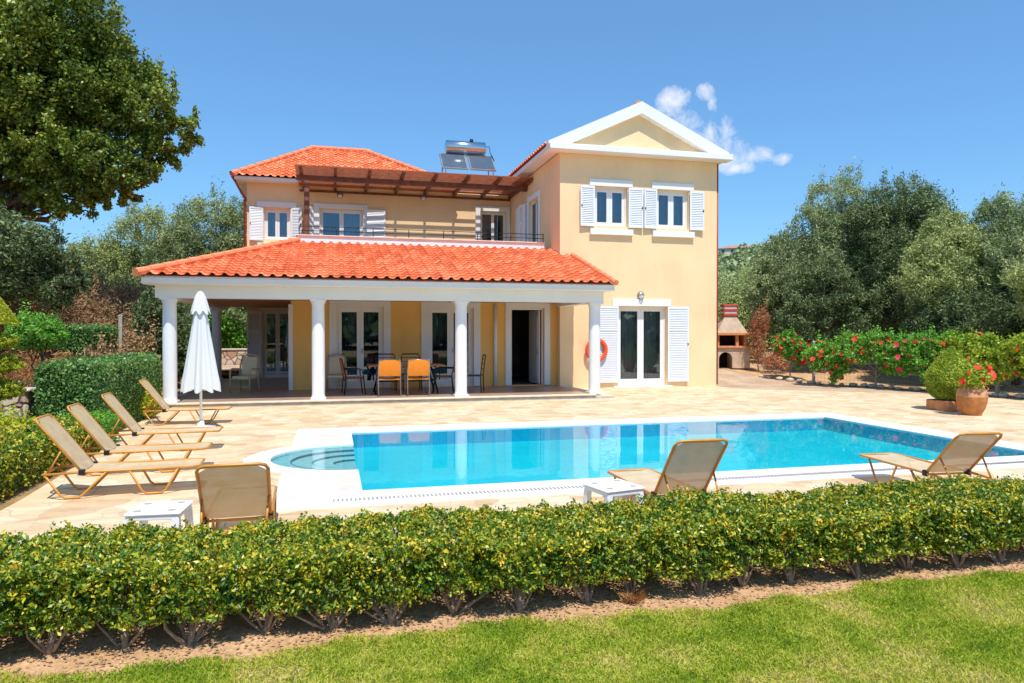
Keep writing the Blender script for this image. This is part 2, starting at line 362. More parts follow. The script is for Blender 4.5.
def water_mat():
    m, nt, b = nmat('pool_water'); nt.nodes.remove(b)
    gl = nt.nodes.new('ShaderNodeBsdfGlossy'); gl.inputs['Roughness'].default_value = .015
    tr = nt.nodes.new('ShaderNodeBsdfTransparent'); tr.inputs[0].default_value = (.72, .96, .98, 1)
    fr = nt.nodes.new('ShaderNodeFresnel'); fr.inputs[0].default_value = 1.33
    tcn = nt.nodes.new('ShaderNodeTexCoord'); n = nt.nodes.new('ShaderNodeTexNoise'); n.inputs['Scale'].default_value = 2.2; n.inputs['Detail'].default_value = 2
    nt.links.new(tcn.outputs['Object'], n.inputs['Vector'])
    bp = nt.nodes.new('ShaderNodeBump'); bp.inputs['Strength'].default_value = .07; bp.inputs['Distance'].default_value = .02
    nt.links.new(n.outputs['Fac'], bp.inputs['Height'])
    nt.links.new(bp.outputs[0], gl.inputs['Normal']); nt.links.new(bp.outputs[0], fr.inputs['Normal'])
    mx = nt.nodes.new('ShaderNodeMixShader')
    nt.links.new(fr.outputs[0], mx.inputs[0]); nt.links.new(tr.outputs[0], mx.inputs[1]); nt.links.new(gl.outputs[0], mx.inputs[2])
    nt.links.new(mx.outputs[0], nt.nodes['Material Output'].inputs[0])
    return m
M['water'] = water_mat()
def pool_mat(name, c0, c1, mosaic=True):
    m, nt, b = nmat(name)
    tcn = nt.nodes.new('ShaderNodeTexCoord')
    n = nt.nodes.new('ShaderNodeTexNoise'); n.inputs['Scale'].default_value = 1.2; n.inputs['Detail'].default_value = 5
    nt.links.new(tcn.outputs['Object'], n.inputs['Vector'])
    r = ramp(nt, [(.3, c0), (.7, c1)]); nt.links.new(n.outputs['Fac'], r.inputs[0])
    br = nt.nodes.new('ShaderNodeTexWhiteNoise')
    sc = nt.nodes.new('ShaderNodeVectorMath'); sc.operation = 'SCALE'; sc.inputs['Scale'].default_value = 18
    fl = nt.nodes.new('ShaderNodeVectorMath'); fl.operation = 'FLOOR'
    nt.links.new(tcn.outputs['Object'], sc.inputs[0]); nt.links.new(sc.outputs[0], fl.inputs[0]); nt.links.new(fl.outputs[0], br.inputs['Vector'])
    r2 = ramp(nt, [(0, (.86, .9, .92)), (1, (1.08, 1.06, 1.04))]); nt.links.new(br.outputs['Value'], r2.inputs[0])
    mx = nt.nodes.new('ShaderNodeMixRGB'); mx.blend_type = 'MULTIPLY'; mx.inputs[0].default_value = 1
    nt.links.new(r.outputs[0], mx.inputs[1]); nt.links.new(r2.outputs[0], mx.inputs[2])
    nt.links.new(mx.outputs[0], b.inputs['Base Color']); b.inputs['Roughness'].default_value = .5
    return m
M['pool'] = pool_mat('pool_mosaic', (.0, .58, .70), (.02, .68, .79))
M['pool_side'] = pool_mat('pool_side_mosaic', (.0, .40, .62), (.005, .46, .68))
M['pool_step'] = pool_mat('pool_step_mosaic', (.40, .58, .62), (.48, .66, .69))
M['pool_edge'] = basic('pool_step_edge', (.05, .18, .24), .5)
M['solar'] = basic('solar_glass', (.10, .13, .17), .15, .2, var=.1)
M['steel'] = basic('shiny_tank_steel', (.7, .68, .66), .18, 1, var=.05)

# leaves
M['hedge_leaf'] = leaf('hedge_leaves', [(0, (.02, .055, .010)), (.26, (.055, .145, .014)), (.46, (.17, .28, .02)), (.64, (.48, .47, .025)), (.84, (.82, .55, .04)), (1, (.74, .30, .05))], .12, .4, 5.5, .5)
M['box_leaf'] = leaf('box_hedge_leaves', [(0, (.05, .13, .03)), (.5, (.15, .30, .07)), (1, (.36, .52, .17))], .25, .4, 1)
M['lime_leaf'] = leaf('lime_leaves', [(0, (.22, .30, .02)), (.5, (.46, .50, .03)), (1, (.74, .66, .05))], .3, .5, 1)
M['green_leaf'] = leaf('bright_green_leaves', [(0, (.09, .24, .03)), (.5, (.19, .46, .05)), (1, (.36, .60, .10))], .3, .45, 1)
M['yellowgreen_leaf'] = leaf('yellow_green_leaves', [(0, (.18, .30, .025)), (.5, (.38, .50, .04)), (1, (.64, .62, .08))], .3, .45, 1)
M['olive_leaf'] = leaf('olive_leaves', [(0, (.09, .14, .05)), (.45, (.26, .34, .14)), (.8, (.52, .58, .28)), (1, (.74, .74, .38))], .2, .5, .5, .3)
M['olive_dark'] = leaf('dark_olive_leaves', [(0, (.05, .08, .03)), (.5, (.14, .20, .075)), (1, (.36, .42, .17))], .12, .5, .5, .3)
M['olive_light'] = leaf('pale_olive_leaves', [(0, (.17, .23, .07)), (.5, (.37, .43, .145)), (1, (.60, .62, .24))], .15, .5, .5, .3)
M['carob_leaf'] = leaf('broad_tree_leaves', [(0, (.035, .07, .012)), (.35, (.10, .17, .022)), (.68, (.27, .34, .04)), (.9, (.54, .53, .08)), (1, (.50, .34, .12))], .22, .4, .45, .4)
M['dry_leaf'] = leaf('dry_brown_twigs', [(0, (.22, .12, .07)), (.5, (.42, .26, .13)), (1, (.62, .42, .20))], .1, .9, .6)
M['dry_orange'] = leaf('dry_orange_grass', [(0, (.38, .17, .06)), (1, (.58, .32, .13))], .2, .9, .6)
M['vine'] = leaf('withered_red_vine', [(0, (.34, .10, .06)), (.6, (.56, .24, .11)), (1, (.62, .38, .18))], .2, .8, .8)
M['lavender'] = leaf('blue_grey_leaves', [(0, (.06, .09, .10)), (1, (.17, .22, .24))], .15, .7, 1)
M['conif_leaf'] = leaf('fine_lime_needles', [(0, (.18, .28, .02)), (.5, (.38, .48, .035)), (1, (.56, .62, .08))], .25, .6, 1.2)

# ---------------------------------------------------------------- object helpers
def put(o, parent=None):
    COL.objects.link(o)
    if parent is not None: o.parent = parent
    return o
def thing(name, label, cat, loc=(0, 0, 0), rz=0, group=None):
    o = bpy.data.objects.new(name, None); o.empty_display_size = .2; put(o)
    o.location = loc; o.rotation_euler = (0, 0, rz)
    o['label'] = label; o['category'] = cat
    if group: o['group'] = group
    return o
def tag(o, label, cat, group=None, kind=None):
    o['label'] = label; o['category'] = cat
    if group: o['group'] = group
    if kind: o['kind'] = kind
    return o
def base_of(p):
    v = Vector((0, 0, 0))
    while p is not None:
        v += p.location; p = p.parent
    return v
class MB:
    def __init__(s): s.v = []; s.f = []; s.sm = []; s.uv = None
    def add(s, vs, fs, smooth=False):
        n = len(s.v); s.v += [tuple(v) for v in vs]
        for f in fs: s.f.append(tuple(n + i for i in f)); s.sm.append(smooth)
        return s
    def box(s, x0, x1, y0, y1, z0, z1, mat=None):
        vs = [(x, y, z) for z in (z0, z1) for y in (y0, y1) for x in (x0, x1)]
        if mat is not None: vs = [mat @ Vector(v) for v in vs]
        return s.add(vs, [(0, 2, 3, 1), (4, 5, 7, 6), (0, 1, 5, 4), (2, 6, 7, 3), (0, 4, 6, 2), (1, 3, 7, 5)])
    def bbox(s, x0, x1, y0, y1, z0, z1, b=.01, mat=None):
        """box with chamfered edges"""
        vs = []; idx = {}
        def V(*p):
            if p not in idx:
                idx[p] = len(vs); vs.append(Vector(p))
            return idx[p]
        X, Y, Z = (x0, x1), (y0, y1), (z0, z1); sx, sy, sz = (1, -1), (1, -1), (1, -1)
        fs = []
        def P(i, j, k, a):
            p = [X[i], Y[j], Z[k]]; d = [b * sx[i], b * sy[j], b * sz[k]]
            for q in range(3):
                if q != a: p[q] += d[q]
            return V(*[round(c, 6) for c in p])
        for k in (0, 1): fs.append([P(0, 0, k, 2), P(1, 0, k, 2), P(1, 1, k, 2), P(0, 1, k, 2)])
        for j in (0, 1): fs.append([P(0, j, 0, 1), P(1, j, 0, 1), P(1, j, 1, 1), P(0, j, 1, 1)])
        for i in (0, 1): fs.append([P(i, 0, 0, 0), P(i, 1, 0, 0), P(i, 1, 1, 0), P(i, 0, 1, 0)])
        for j in (0, 1):
            for k in (0, 1): fs.append([P(0, j, k, 1), P(1, j, k, 1), P(1, j, k, 2), P(0, j, k, 2)])
        for i in (0, 1):
            for k in (0, 1): fs.append([P(i, 0, k, 0), P(i, 1, k, 0), P(i, 1, k, 2), P(i, 0, k, 2)])
        for i in (0, 1):
            for j in (0, 1): fs.append([P(i, j, 0, 0), P(i, j, 1, 0), P(i, j, 1, 1), P(i, j, 0, 1)])
        for i in (0, 1):
            for j in (0, 1):
                for k in (0, 1): fs.append([P(i, j, k, 0), P(i, j, k, 1), P(i, j, k, 2)])
        c = Vector(((x0 + x1) / 2, (y0 + y1) / 2, (z0 + z1) / 2)); ff = []
        for f in fs:
            n = (vs[f[1]] - vs[f[0]]).cross(vs[f[2]] - vs[f[0]]); m_ = sum((vs[i] for i in f), Vector()) / len(f)
            ff.append(f if n.dot(m_ - c) > 0 else f[::-1])
        if mat is not None: vs = [mat @ v for v in vs]
        return s.add(vs, ff)
    def tube(s, pts, r, n=8, cap=True, smooth=True):
        pts = [Vector(p) for p in pts]; rs = r if isinstance(r, (list, tuple)) else [r] * len(pts)
        vs = []; prev = None
        for i, p in enumerate(pts):
            d = (pts[min(i + 1, len(pts) - 1)] - pts[max(i - 1, 0)]).normalized()
            if prev is None:
                a = Vector((0, 0, 1)) if abs(d.z) < .9 else Vector((1, 0, 0)); u = d.cross(a).normalized()
            else:
                u = (prev - d * prev.dot(d)).normalized()
            prev = u; w = d.cross(u)
            for k in range(n):
                t = 2 * math.pi * k / n; vs.append(p + (u * math.cos(t) + w * math.sin(t)) * rs[i])
        fs = []
        for i in range(len(pts) - 1):
            for k in range(n):
                a = i * n + k; b_ = i * n + (k + 1) % n; fs.append((a, b_, b_ + n, a + n))
        if cap: fs.append(tuple(range(n))[::-1]); fs.append(tuple(range((len(pts) - 1) * n, len(pts) * n)))
        return s.add(vs, fs, smooth)
    def lathe(s, prof, c=(0, 0, 0), n=24, smooth=True):
        vs = []; fs = []
        for r, z in prof:
            for k in range(n):
                t = 2 * math.pi * k / n; vs.append((c[0] + r * math.cos(t), c[1] + r * math.sin(t), c[2] + z))
        for i in range(len(prof) - 1):
            for k in range(n):
                a = i * n + k; b_ = i * n + (k + 1) % n; fs.append((a, b_, b_ + n, a + n))
        return s.add(vs, fs, smooth)
    def prism(s, poly, d0, d1, axis='y'):
        """poly: 2D points; extruded from d0 to d1 along the axis"""
        n = len(poly)
        def mk(p, d):
            if axis == 'y': return (p[0], d, p[1])
            if axis == 'x': return (d, p[0], p[1])
            return (p[0], p[1], d)
        vs = [mk(p, d0) for p in poly] + [mk(p, d1) for p in poly]
        fs = [tuple(range(n)), tuple(range(2 * n - 1, n - 1, -1))] + [(i, i + n, (i + 1) % n + n, (i + 1) % n) for i in range(n)]
        return s.add(vs, fs)
    def build(s, name, mat, parent=None, local=False):
        off = Vector((0, 0, 0)) if local or parent is None else base_of(parent)
        me = bpy.data.meshes.new(name)
        me.from_pydata([Vector(v) - off for v in s.v], [], s.f)
        if isinstance(mat, list):
            for m_ in mat: me.materials.append(m_)
        else: me.materials.append(mat)
        if any(s.sm): me.polygons.foreach_set('use_smooth', s.sm)
        if s.uv is not None:
            l = me.uv_layers.new(name='UVMap'); l.data.foreach_set('uv', [c for f in s.uv for p in f for c in p])
        me.update()
        return put(bpy.data.objects.new(name, me), parent)
def struct(name, mb, mat):
    o = mb.build(name, mat); o['kind'] = 'structure'; return o
def dup(root, loc, rz, label, group=None):
    r = root.copy(); COL.objects.link(r); r.location = loc; r.rotation_euler = (0, 0, rz); r['label'] = label
    if group: r['group'] = group
    for ch in list(root.children):
        c = ch.copy(); COL.objects.link(c); c.parent = r
        for g in list(ch.children):
            d = g.copy(); COL.objects.link(d); d.parent = c
    return r

def quads_mesh(name, V4, mat, parent=None):
    """V4: n x 4 x 3 numpy array of separate quads in the parent's space"""
    n = len(V4); me = bpy.data.meshes.new(name)
    me.vertices.add(n * 4); me.vertices.foreach_set('co', V4.reshape(-1).astype(np.float32))
    me.loops.add(n * 4); me.loops.foreach_set('vertex_index', np.arange(n * 4, dtype=np.int32))
    me.polygons.add(n); me.polygons.foreach_set('loop_start', np.arange(0, n * 4, 4, dtype=np.int32))
    try: me.polygons.foreach_set('loop_total', np.full(n, 4, dtype=np.int32))
    except Exception: pass
    me.update(calc_edges=True); me.materials.append(mat)
    return put(bpy.data.objects.new(name, me), parent)
def leaf_quads(P, out, L, W, rs, bias=.7, droop=0):
    """a diamond leaf at every point of P; normals lean outward by bias"""
    n = len(P)
    nr = rs.normal(size=(n, 3)); nr /= np.linalg.norm(nr, axis=1, keepdims=True)
    nr = nr + out * bias; nr /= np.linalg.norm(nr, axis=1, keepdims=True) + 1e-9
    t = rs.normal(size=(n, 3)); t[:, 2] -= droop; t -= nr * np.sum(t * nr, axis=1, keepdims=True)
    t /= np.linalg.norm(t, axis=1, keepdims=True) + 1e-9
    b = np.cross(nr, t); s = rs.uniform(.65, 1.3, size=(n, 1))
    L2 = t * L * .5 * s; W2 = b * W * .5 * s; k = nr * W * .18 * s
    return np.stack([P - L2, P + W2 * 1.0 - L2 * .1 + k, P + L2, P - W2 - L2 * .1 + k], axis=1)
def clump_points(ells, n, rs, twigs=40, spread=.16, shell=.55):
    """points gathered in twigs spread through the volume of ellipsoids (cx,cy,cz,rx,ry,rz)"""
    ells = np.array(ells, float); vol = (ells[:, 3] * ells[:, 4] * ells[:, 5]) ** (2 / 3); vol /= vol.sum()
    Ps, Os = [], []
    for e, w in zip(ells, vol):
        m = max(8, int(n * w)); kt = max(4, int(twigs * len(ells) * w))
        d = rs.normal(size=(kt, 3)); d /= np.linalg.norm(d, axis=1, keepdims=True)
        r = shell + (1 - shell) * rs.uniform(0, 1, size=(kt, 1)) ** .6
        r *= 1 + .16 * rs.normal(size=(kt, 1)) * .6
        tw = e[:3] + d * r * e[3:6]
        i = rs.integers(0, kt, size=m); sp = spread * e[3:6].mean()
        o = rs.normal(size=(m, 3)) * sp
        up = (i % 6 == 0) & (d[i][:, 2] > .1); o[up, 2] = np.abs(o[up, 2]) * 2.6; o[up, :2] *= .6
        p = tw[i] + o; Ps.append(p)
        q = d[i] * .6 + o / (sp * 1.6); q /= np.linalg.norm(q, axis=1, keepdims=True) + 1e-9; Os.append(q)
    return np.concatenate(Ps), np.concatenate(Os)
def crown(name, parent, ells, n, L, W, mat, seed, twigs=40, spread=.16, bias=.7, shell=.55, droop=0, zmin=None):
    rs = np.random.default_rng(seed); P, O = clump_points(ells, n, rs, twigs, spread, shell)
    if zmin is not None:
        k = P[:, 2] > zmin; P, O = P[k], O[k]
    return quads_mesh(name, leaf_quads(P, O, L, W, rs, bias, droop), mat, parent)
def box_points(x0, x1, y0, y1, z0, z1, n, rs, jitter=.03, shell=.25, bottom=.15):
    """points through a clipped hedge's outer layer, ragged surface; few on its underside"""
    A = [(y1 - y0) * (z1 - z0)] * 2 + [(x1 - x0) * (z1 - z0)] * 2 + [(x1 - x0) * (y1 - y0)] + [(x1 - x0) * (y1 - y0) * bottom]
    A = np.array(A); A = A / A.sum(); side = rs.choice(6, size=n, p=A)
    u = rs.uniform(0, 1, size=(n, 3)); dep = np.abs(rs.normal(size=n)) * shell * min(x1 - x0, y1 - y0, z1 - z0)
    p = np.stack([x0 + u[:, 0] * (x1 - x0), y0 + u[:, 1] * (y1 - y0), z0 + u[:, 2] * (z1 - z0)], 1)
    o = np.zeros((n, 3))
    bump = .5 * np.sin(p[:, 0] * 9 + p[:, 2] * 7) + .5 * np.sin(p[:, 0] * 17 + p[:, 1] * 13 + 1) 
    dep = dep - jitter * bump - np.abs(rs.normal(size=n)) * jitter * .5
    for s_, (ax, val, sg) in enumerate(((0, x0, -1), (0, x1, 1), (1, y0, -1), (1, y1, 1), (2, z1, 1), (2, z0, -1))):
        k = side == s_; p[k, ax] = val - sg * dep[k]; o[k, ax] = sg
    return p, o
def limb(mb, a, b, r0, r1, rs, wob=.08, n=5, sides=7):
    a = Vector(a); b = Vector(b); L = (b - a).length; pts = []; rr = []
    for i in range(n + 1):
        t = i / n; p = a.lerp(b, t)
        if 0 < i < n: p += Vector(rs.normal(size=3)) * L * wob * .5
        p.z += math.sin(t * math.pi) * L * .04
        pts.append(p); rr.append(r0 + (r1 - r0) * t)
    mb.tube(pts, rr, sides)
def tree(name, label, cat, loc, ells, n, L, W, mat, bark, seed, r0=.22, group=None, twigs=40, spread=.16, bias=.7, shell=.55, fork=1.0, lean=(0, 0), droop=0, nl=None):
    """ells are relative to loc"""
    t = thing(name, label, cat, loc, 0, group); rs = np.random.default_rng(seed + 100)
    mb = MB(); f = Vector((lean[0], lean[1], fork))
    limb(mb, (0, 0, -.15), f, r0, r0 * .75, rs, .05, 6, 9)
    for e in ells[:nl]:
        limb(mb, f, (e[0], e[1], e[2] + e[5] * .3), r0 * .5, r0 * .08, rs, .12)
        for q in range(2):
            d = rs.normal(size=3) * .33
            limb(mb, (f.x * .5 + e[0] * .5, f.y * .5 + e[1] * .5, f.z * .5 + e[2] * .5), (e[0] + d[0] * e[3], e[1] + d[1] * e[4], e[2] + d[2] * e[5]), r0 * .22, r0 * .05, rs, .14)
    mb.build('trunk', bark, t, local=True)
    crown('crown', t, ells, n, L, W, mat, seed, twigs, spread, bias, shell, droop, zmin=.05)
    return t
def flowers(parent, pts, size, mat, seed):
    rs = np.random.default_rng(seed); Q = []
    for p in pts:
        nrm = rs.normal(size=3) * .5 + np.array([-.3, -1, .35]); nrm /= np.linalg.norm(nrm)
        a = np.cross(nrm, [0, 0, 1]); a /= np.linalg.norm(a); b = np.cross(nrm, a); c = np.array(p); sz = size * rs.uniform(.7, 1.2)
        for k in range(5):
            t = k * 2 * math.pi / 5; d = a * math.cos(t) + b * math.sin(t); e = np.cross(nrm, d)
            Q.append([c, c + d * sz * .3 + e * sz * .24 + nrm * .01, c + d * sz * .55 + nrm * sz * .15, c + d * sz * .3 - e * sz * .24 + nrm * .01])
    return quads_mesh('flowers', np.array(Q), mat, parent)

# ================================================================ SETTING
def sstep(t): t = max(0, min(1, t)); return t * t * (3 - 2 * t)
def hgt(x, y):
    z = 0.0
    if x > 11.0: z += .42 * sstep((y - 19.6) / 4.2) * sstep((x - 11) / 2.0)
    if x < -4: z += .35 * sstep((y - 14) / 12) * sstep((-4 - x) / 2.0)
    r = math.hypot(x, y)
    if r > 60 and y > 0:
        az = math.degrees(math.atan2(x, y))
        ridge = 8 + 29 * math.exp(-((az - 36) / 14) ** 2) + 10 * math.exp(-((az + 20) / 14) ** 2)
        t = sstep((r - 90) / 260) ; fall = 1 if r < 420 else max(.25, 1 - (r - 420) / 900)
        z += ridge * t * fall * (1 + .05 * math.sin(x * .045) + .035 * math.sin(y * .03 + x * .021))
    return z
def in_pave(x, y): return (-2.9 < x < 12.0 and 4.9 < y < 16.8) or (-2.9 < x < 14.0 and 4.9 < y < 15) or (-8 < x < 12 and -3 < y < 3.5) or (-2.5 < x < 11.2 and 16 < y < 30)
def axis_vals():
    a = list(np.arange(-24, 36.1, .75))
    d = 1.0; v = 36.0
    while v < 2600: v += d; a.append(v); d *= 1.14
    d = 1.0; v = -24.0
    while v > -2600: v -= d; a.append(v); d *= 1.14
    return sorted(a)
ax_ = axis_vals(); ay_ = axis_vals()
mb = MB(); far = MB()
vs = []
for y in ay_:
    for x in ax_:
        z = hgt(x, y) - .03
        if in_pave(x, y): z = -.6
        vs.append((x, y, z))
nx = len(ax_); f1 = []; f2 = []
for j in range(len(ay_) - 1):
    for i in range(nx - 1):
        q = (j * nx + i, j * nx + i + 1, (j + 1) * nx + i + 1, (j + 1) * nx + i)
        (f2 if math.hypot(ax_[i], ay_[j]) > 95 else f1).append(q)
def sub(vs, fs):
    m = {}; m_b = MB(); out = []
    for f in fs:
        out.append(tuple(m.setdefault(i, len(m)) for i in f))
    pts = [None] * len(m)
    for k, i in m.items(): pts[i] = vs[k]
    return m_b.add(pts, out, True)
struct('ground', sub(vs, f1), M['terrain'])
struct('hills', sub(vs, f2), M['hills'])

def sheet(name, outer, holes, z, mat, zf=None):
    pl = [[Vector((x, y, 0)) for x, y in outer]] + [[Vector((x, y, 0)) for x, y in h] for h in holes]
    tri = tessellate_polygon(pl); flat = [p for l in pl for p in l]
    vv = [(p.x, p.y, (zf(p.x, p.y) if zf else 0) + z) for p in flat]; m_ = MB(); fs = []
    for t in tri:
        a, b, c = (Vector(vv[i]) for i in t)
        fs.append(t if (b - a).cross(c - a).z > 0 else t[::-1])
    m_.add(vv, fs); return struct(name, m_, mat)
# pool outlines
PX0, PX1, PY0, PY1 = .30, 9.40, 7.57, 12.05
WL = -.012
EC = (.30, 9.77)
def arc(rx, ry, a0, a1, n): return [(EC[0] + rx * math.cos(R(a0 + (a1 - a0) * i / n)), EC[1] + ry * math.sin(R(a0 + (a1 - a0) * i / n))) for i in range(n + 1)]
inner = [(PX0, PY0), (PX1, PY0), (PX1, PY1), (PX0, PY1)] + arc(1.09, 1.02, 90, 270, 28)
OX0, OX1, OY0, OY1 = -.58, 9.95, 6.90, 12.70
rx_, ry_ = 1.42, 1.30
tt = math.degrees(math.acos((EC[0] - OX0) / rx_))
outer = [(OX0, OY0), (OX1, OY0), (OX1, OY1), (OX0, OY1)] + arc(rx_, ry_, 180 - tt, 180 + tt, 18)
pave_outer = [(-3.0, 4.72), (17.0, 4.72), (17.3, 8), (17.0, 12.5), (16.2, 15.2), (14.8, 16.6), (13.2, 17.8), (11.68, 18.8), (11.68, 20.6), (7, 20.6), (7, 16.9), (-3.62, 16.9), (-3.6, 13), (-3.15, 11), (-3.0, 8)]
sheet('paving', pave_outer, [outer[::-1]], 0, M['paving'])
# dusty earth between paving and planting on the right
gp = MB(); nxg, nyg = 26, 22; vv = []
def gz(x, y): return hgt(x, y) + .002
border = [(17.9, 9), (17.5, 13.2), (16.9, 16.0), (16.3, 18.6), (15.2, 20.4), (14.4, 21.6), (13.9, 22.6), (14.2, 25.5)]
def border_x(y):
    for (xa, ya), (xb, yb) in zip(border[:-1], border[1:]):
        if ya <= y <= yb: return xa + (xb - xa) * (y - ya) / (yb - ya)
    return border[0][0] if y < border[0][1] else border[-1][0]
for j in range(nyg + 1):
    y = 9 + 17 * j / nyg
    for i in range(nxg + 1):
        x = 11.3 + (border_x(y) + .35 - 11.3) * i / nxg
        vv.append((x, y, gz(x, y) - .006))
gp.add(vv, [(j * (nxg + 1) + i, j * (nxg + 1) + i + 1, (j + 1) * (nxg + 1) + i + 1, (j + 1) * (nxg + 1) + i) for j in range(nyg) for i in range(nxg)], True)
struct('gravel_path', gp, M['gravel'])
# lawn, earth strip below the hedge
sheet('lawn', [(-9, -6), (14, -6), (14, 3.80), (9, 3.80)] + [(x_, 3.81 + .05 * math.sin(x_ * 2.1) + .035 * math.sin(x_ * 7.3 + 1) + .02 * math.sin(x_ * 19)) for x_ in np.arange(8.9, -4, -.08)] + [(-9, 3.85)], [], 0.0, M['lawn'])
sheet('soil_strip', [(-9, 3.5), (14, 3.5), (14, 5.2), (-9, 5.2)], [], -.012, M['earth'])
# grass blades
rs = np.random.default_rng(5)
def blades(n, x0, x1, y0, y1):
    P = np.stack([rs.uniform(x0, x1, n), rs.uniform(y0, y1, n), np.zeros(n)], 1)
    edge = 3.87 + .05 * np.sin(P[:, 0] * 2.1) + .035 * np.sin(P[:, 0] * 7.3 + 1) + .02 * np.sin(P[:, 0] * 19)
    keep = P[:, 1] < edge + rs.normal(size=n) * .02
    # keep only where this photograph's neighbourhood can look
    keep &= (P[:, 0] < 1.6 + 1.35 * P[:, 1]) & (P[:, 0] > -.9 - .42 * P[:, 1])
    P = P[keep]; n = len(P)
    a = rs.uniform(0, 2 * math.pi, n); d = np.stack([np.cos(a), np.sin(a), np.zeros(n)], 1); w = rs.uniform(.0018, .0035, (n, 1))
    h = rs.uniform(.016, .036, (n, 1)); ln = rs.normal(size=(n, 3)) * .55; ln[:, 2] = 1
    ln /= np.linalg.norm(ln, axis=1, keepdims=True)
    mid = P + ln * h * .55; tip = P + ln * h + np.stack([ln[:, 0], ln[:, 1], -np.abs(ln[:, 0])], 1) * h * .35
    return np.stack([P - d * w, P + d * w, mid + d * w * .8, tip], 1)
g_ = quads_mesh('grass', blades(520000, -3.2, 8.0, 1.7, 4.0), M['grass'])
tag(g_, 'short patchy green and straw coloured lawn grass in front of the hedge', 'grass', kind='stuff')

# ---------------------------------------------------------------- swimming pool
pool = thing('swimming_pool', 'rectangular blue mosaic swimming pool with a rounded step alcove and white stone rim', 'swimming pool', (5.2, 10.4, 0))
def loop_sheet(m_, outer_, holes_, z):
    pl = [[Vector((x, y, 0)) for x, y in outer_]] + [[Vector((x, y, 0)) for x, y in h] for h in holes_]
    tri = tessellate_polygon(pl); flat = [p for l in pl for p in l]; fs = []
    for t in tri:
        a, b, c = (flat[i] for i in t); fs.append(t if (b - a).cross(c - a).z > 0 else t[::-1])
    m_.add([(p.x, p.y, z) for p in flat], fs)
def loop_wall(m_, loop, z0, z1, smooth=False):
    n = len(loop)
    m_.add([(x, y, z0) for x, y in loop] + [(x, y, z1) for x, y in loop], [(i, i + n, (i + 1) % n + n, (i + 1) % n) for i in range(n)], smooth)
cp = MB(); loop_sheet(cp, outer, [inner[::-1]], .008); loop_wall(cp, outer, -.05, .008); loop_wall(cp, inner, -.03, .008)
cp.build('coping', M['coping'], pool)
DEP = -.25
main_rect = [(PX0 + .002, PY0 + .002), (PX1 - .002, PY0 + .002), (PX1 - .002, PY1 - .002), (PX0 + .002, PY1 - .002)]
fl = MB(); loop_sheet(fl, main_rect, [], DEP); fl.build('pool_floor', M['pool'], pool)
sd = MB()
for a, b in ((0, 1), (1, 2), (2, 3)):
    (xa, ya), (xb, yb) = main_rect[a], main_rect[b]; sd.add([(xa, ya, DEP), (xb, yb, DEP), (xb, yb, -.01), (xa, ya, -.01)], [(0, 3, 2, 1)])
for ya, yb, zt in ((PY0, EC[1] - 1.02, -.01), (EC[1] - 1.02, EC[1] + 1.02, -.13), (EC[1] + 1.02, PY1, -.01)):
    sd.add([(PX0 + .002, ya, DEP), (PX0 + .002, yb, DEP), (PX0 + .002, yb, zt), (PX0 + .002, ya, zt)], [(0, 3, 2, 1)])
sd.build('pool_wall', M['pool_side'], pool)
radii = [(1.085, 1.015), (.83, .77), (.56, .52), (.29, .27)]; depths = [-.04, -.065, -.09, -.115]
for k, ((rx, ry), z) in enumerate(zip(radii, depths)):
    st = MB(); lp = [(PX0 + .0015, EC[1] + ry)] + arc(rx, ry, 90, 270, 24)[1:-1] + [(PX0 + .0015, EC[1] - ry)]
    if k < 3:
        r2 = radii[k + 1]; hl = [(PX0 + .0015, EC[1] + r2[1])] + arc(*r2, 90, 270, 24)[1:-1] + [(PX0 + .0015, EC[1] - r2[1])]
        n = len(lp); vs_ = [(x, y, z) for x, y in lp] + [(x, y, z) for x, y in hl]
        st.add(vs_, [(i, i + 1, i + 1 + n, i + n) for i in range(n - 1)])
        st.build('pool_step', M['pool_step'], pool)
        ed = MB(); vs_ = [(x, y, z - .001) for x, y in hl] + [(x, y, depths[k + 1]) for x, y in hl]
        ed.add(vs_, [(i, i + 1, i + 1 + n, i + n) for i in range(n - 1)])
        ov = [(EC[0] + (x - EC[0]) * 1.02, EC[1] + (y - EC[1]) * 1.02) for x, y in hl]
        ed.add([(x, y, z + .003) for x, y in hl] + [(x, y, z + .003) for x, y in ov], [(i, i + 1, i + 1 + n, i + n) for i in range(n - 1)])
        ed.build('step_edge', M['pool_edge'], pool)
    else:
        loop_sheet(st, lp, [], z); st.build('pool_step', M['pool_step'], pool)
al = MB(); lp = arc(1.089, 1.019, 90, 270, 28); n = len(lp)
al.add([(x, y, -.04) for x, y in lp] + [(x, y, -.01) for x, y in lp], [(i, i + n, i + 1 + n, i + 1) for i in range(n - 1)]); al.build('alcove_wall', M['pool_step'], pool)
gr = MB()
for i in range(230): x = 0 + i * .042; gr.box(x, x + .018, 7.12, 7.22, .0085, .0125)
gr.build('drain_grate', M['grate'], pool)
for (xa, xb, ya, yb) in ((-.25, .18, 11.35, 12.0), (.05, .22, 7.6, 8.4)):
    MB().box(xa, xb, ya, yb, .0085, .0125).build('pink_tile', M['pinktile'], pool)
wt = MB(); ins = [(x, y) for x, y in inner]; loop_sheet(wt, ins, [], WL); struct('water', wt, M['water'])

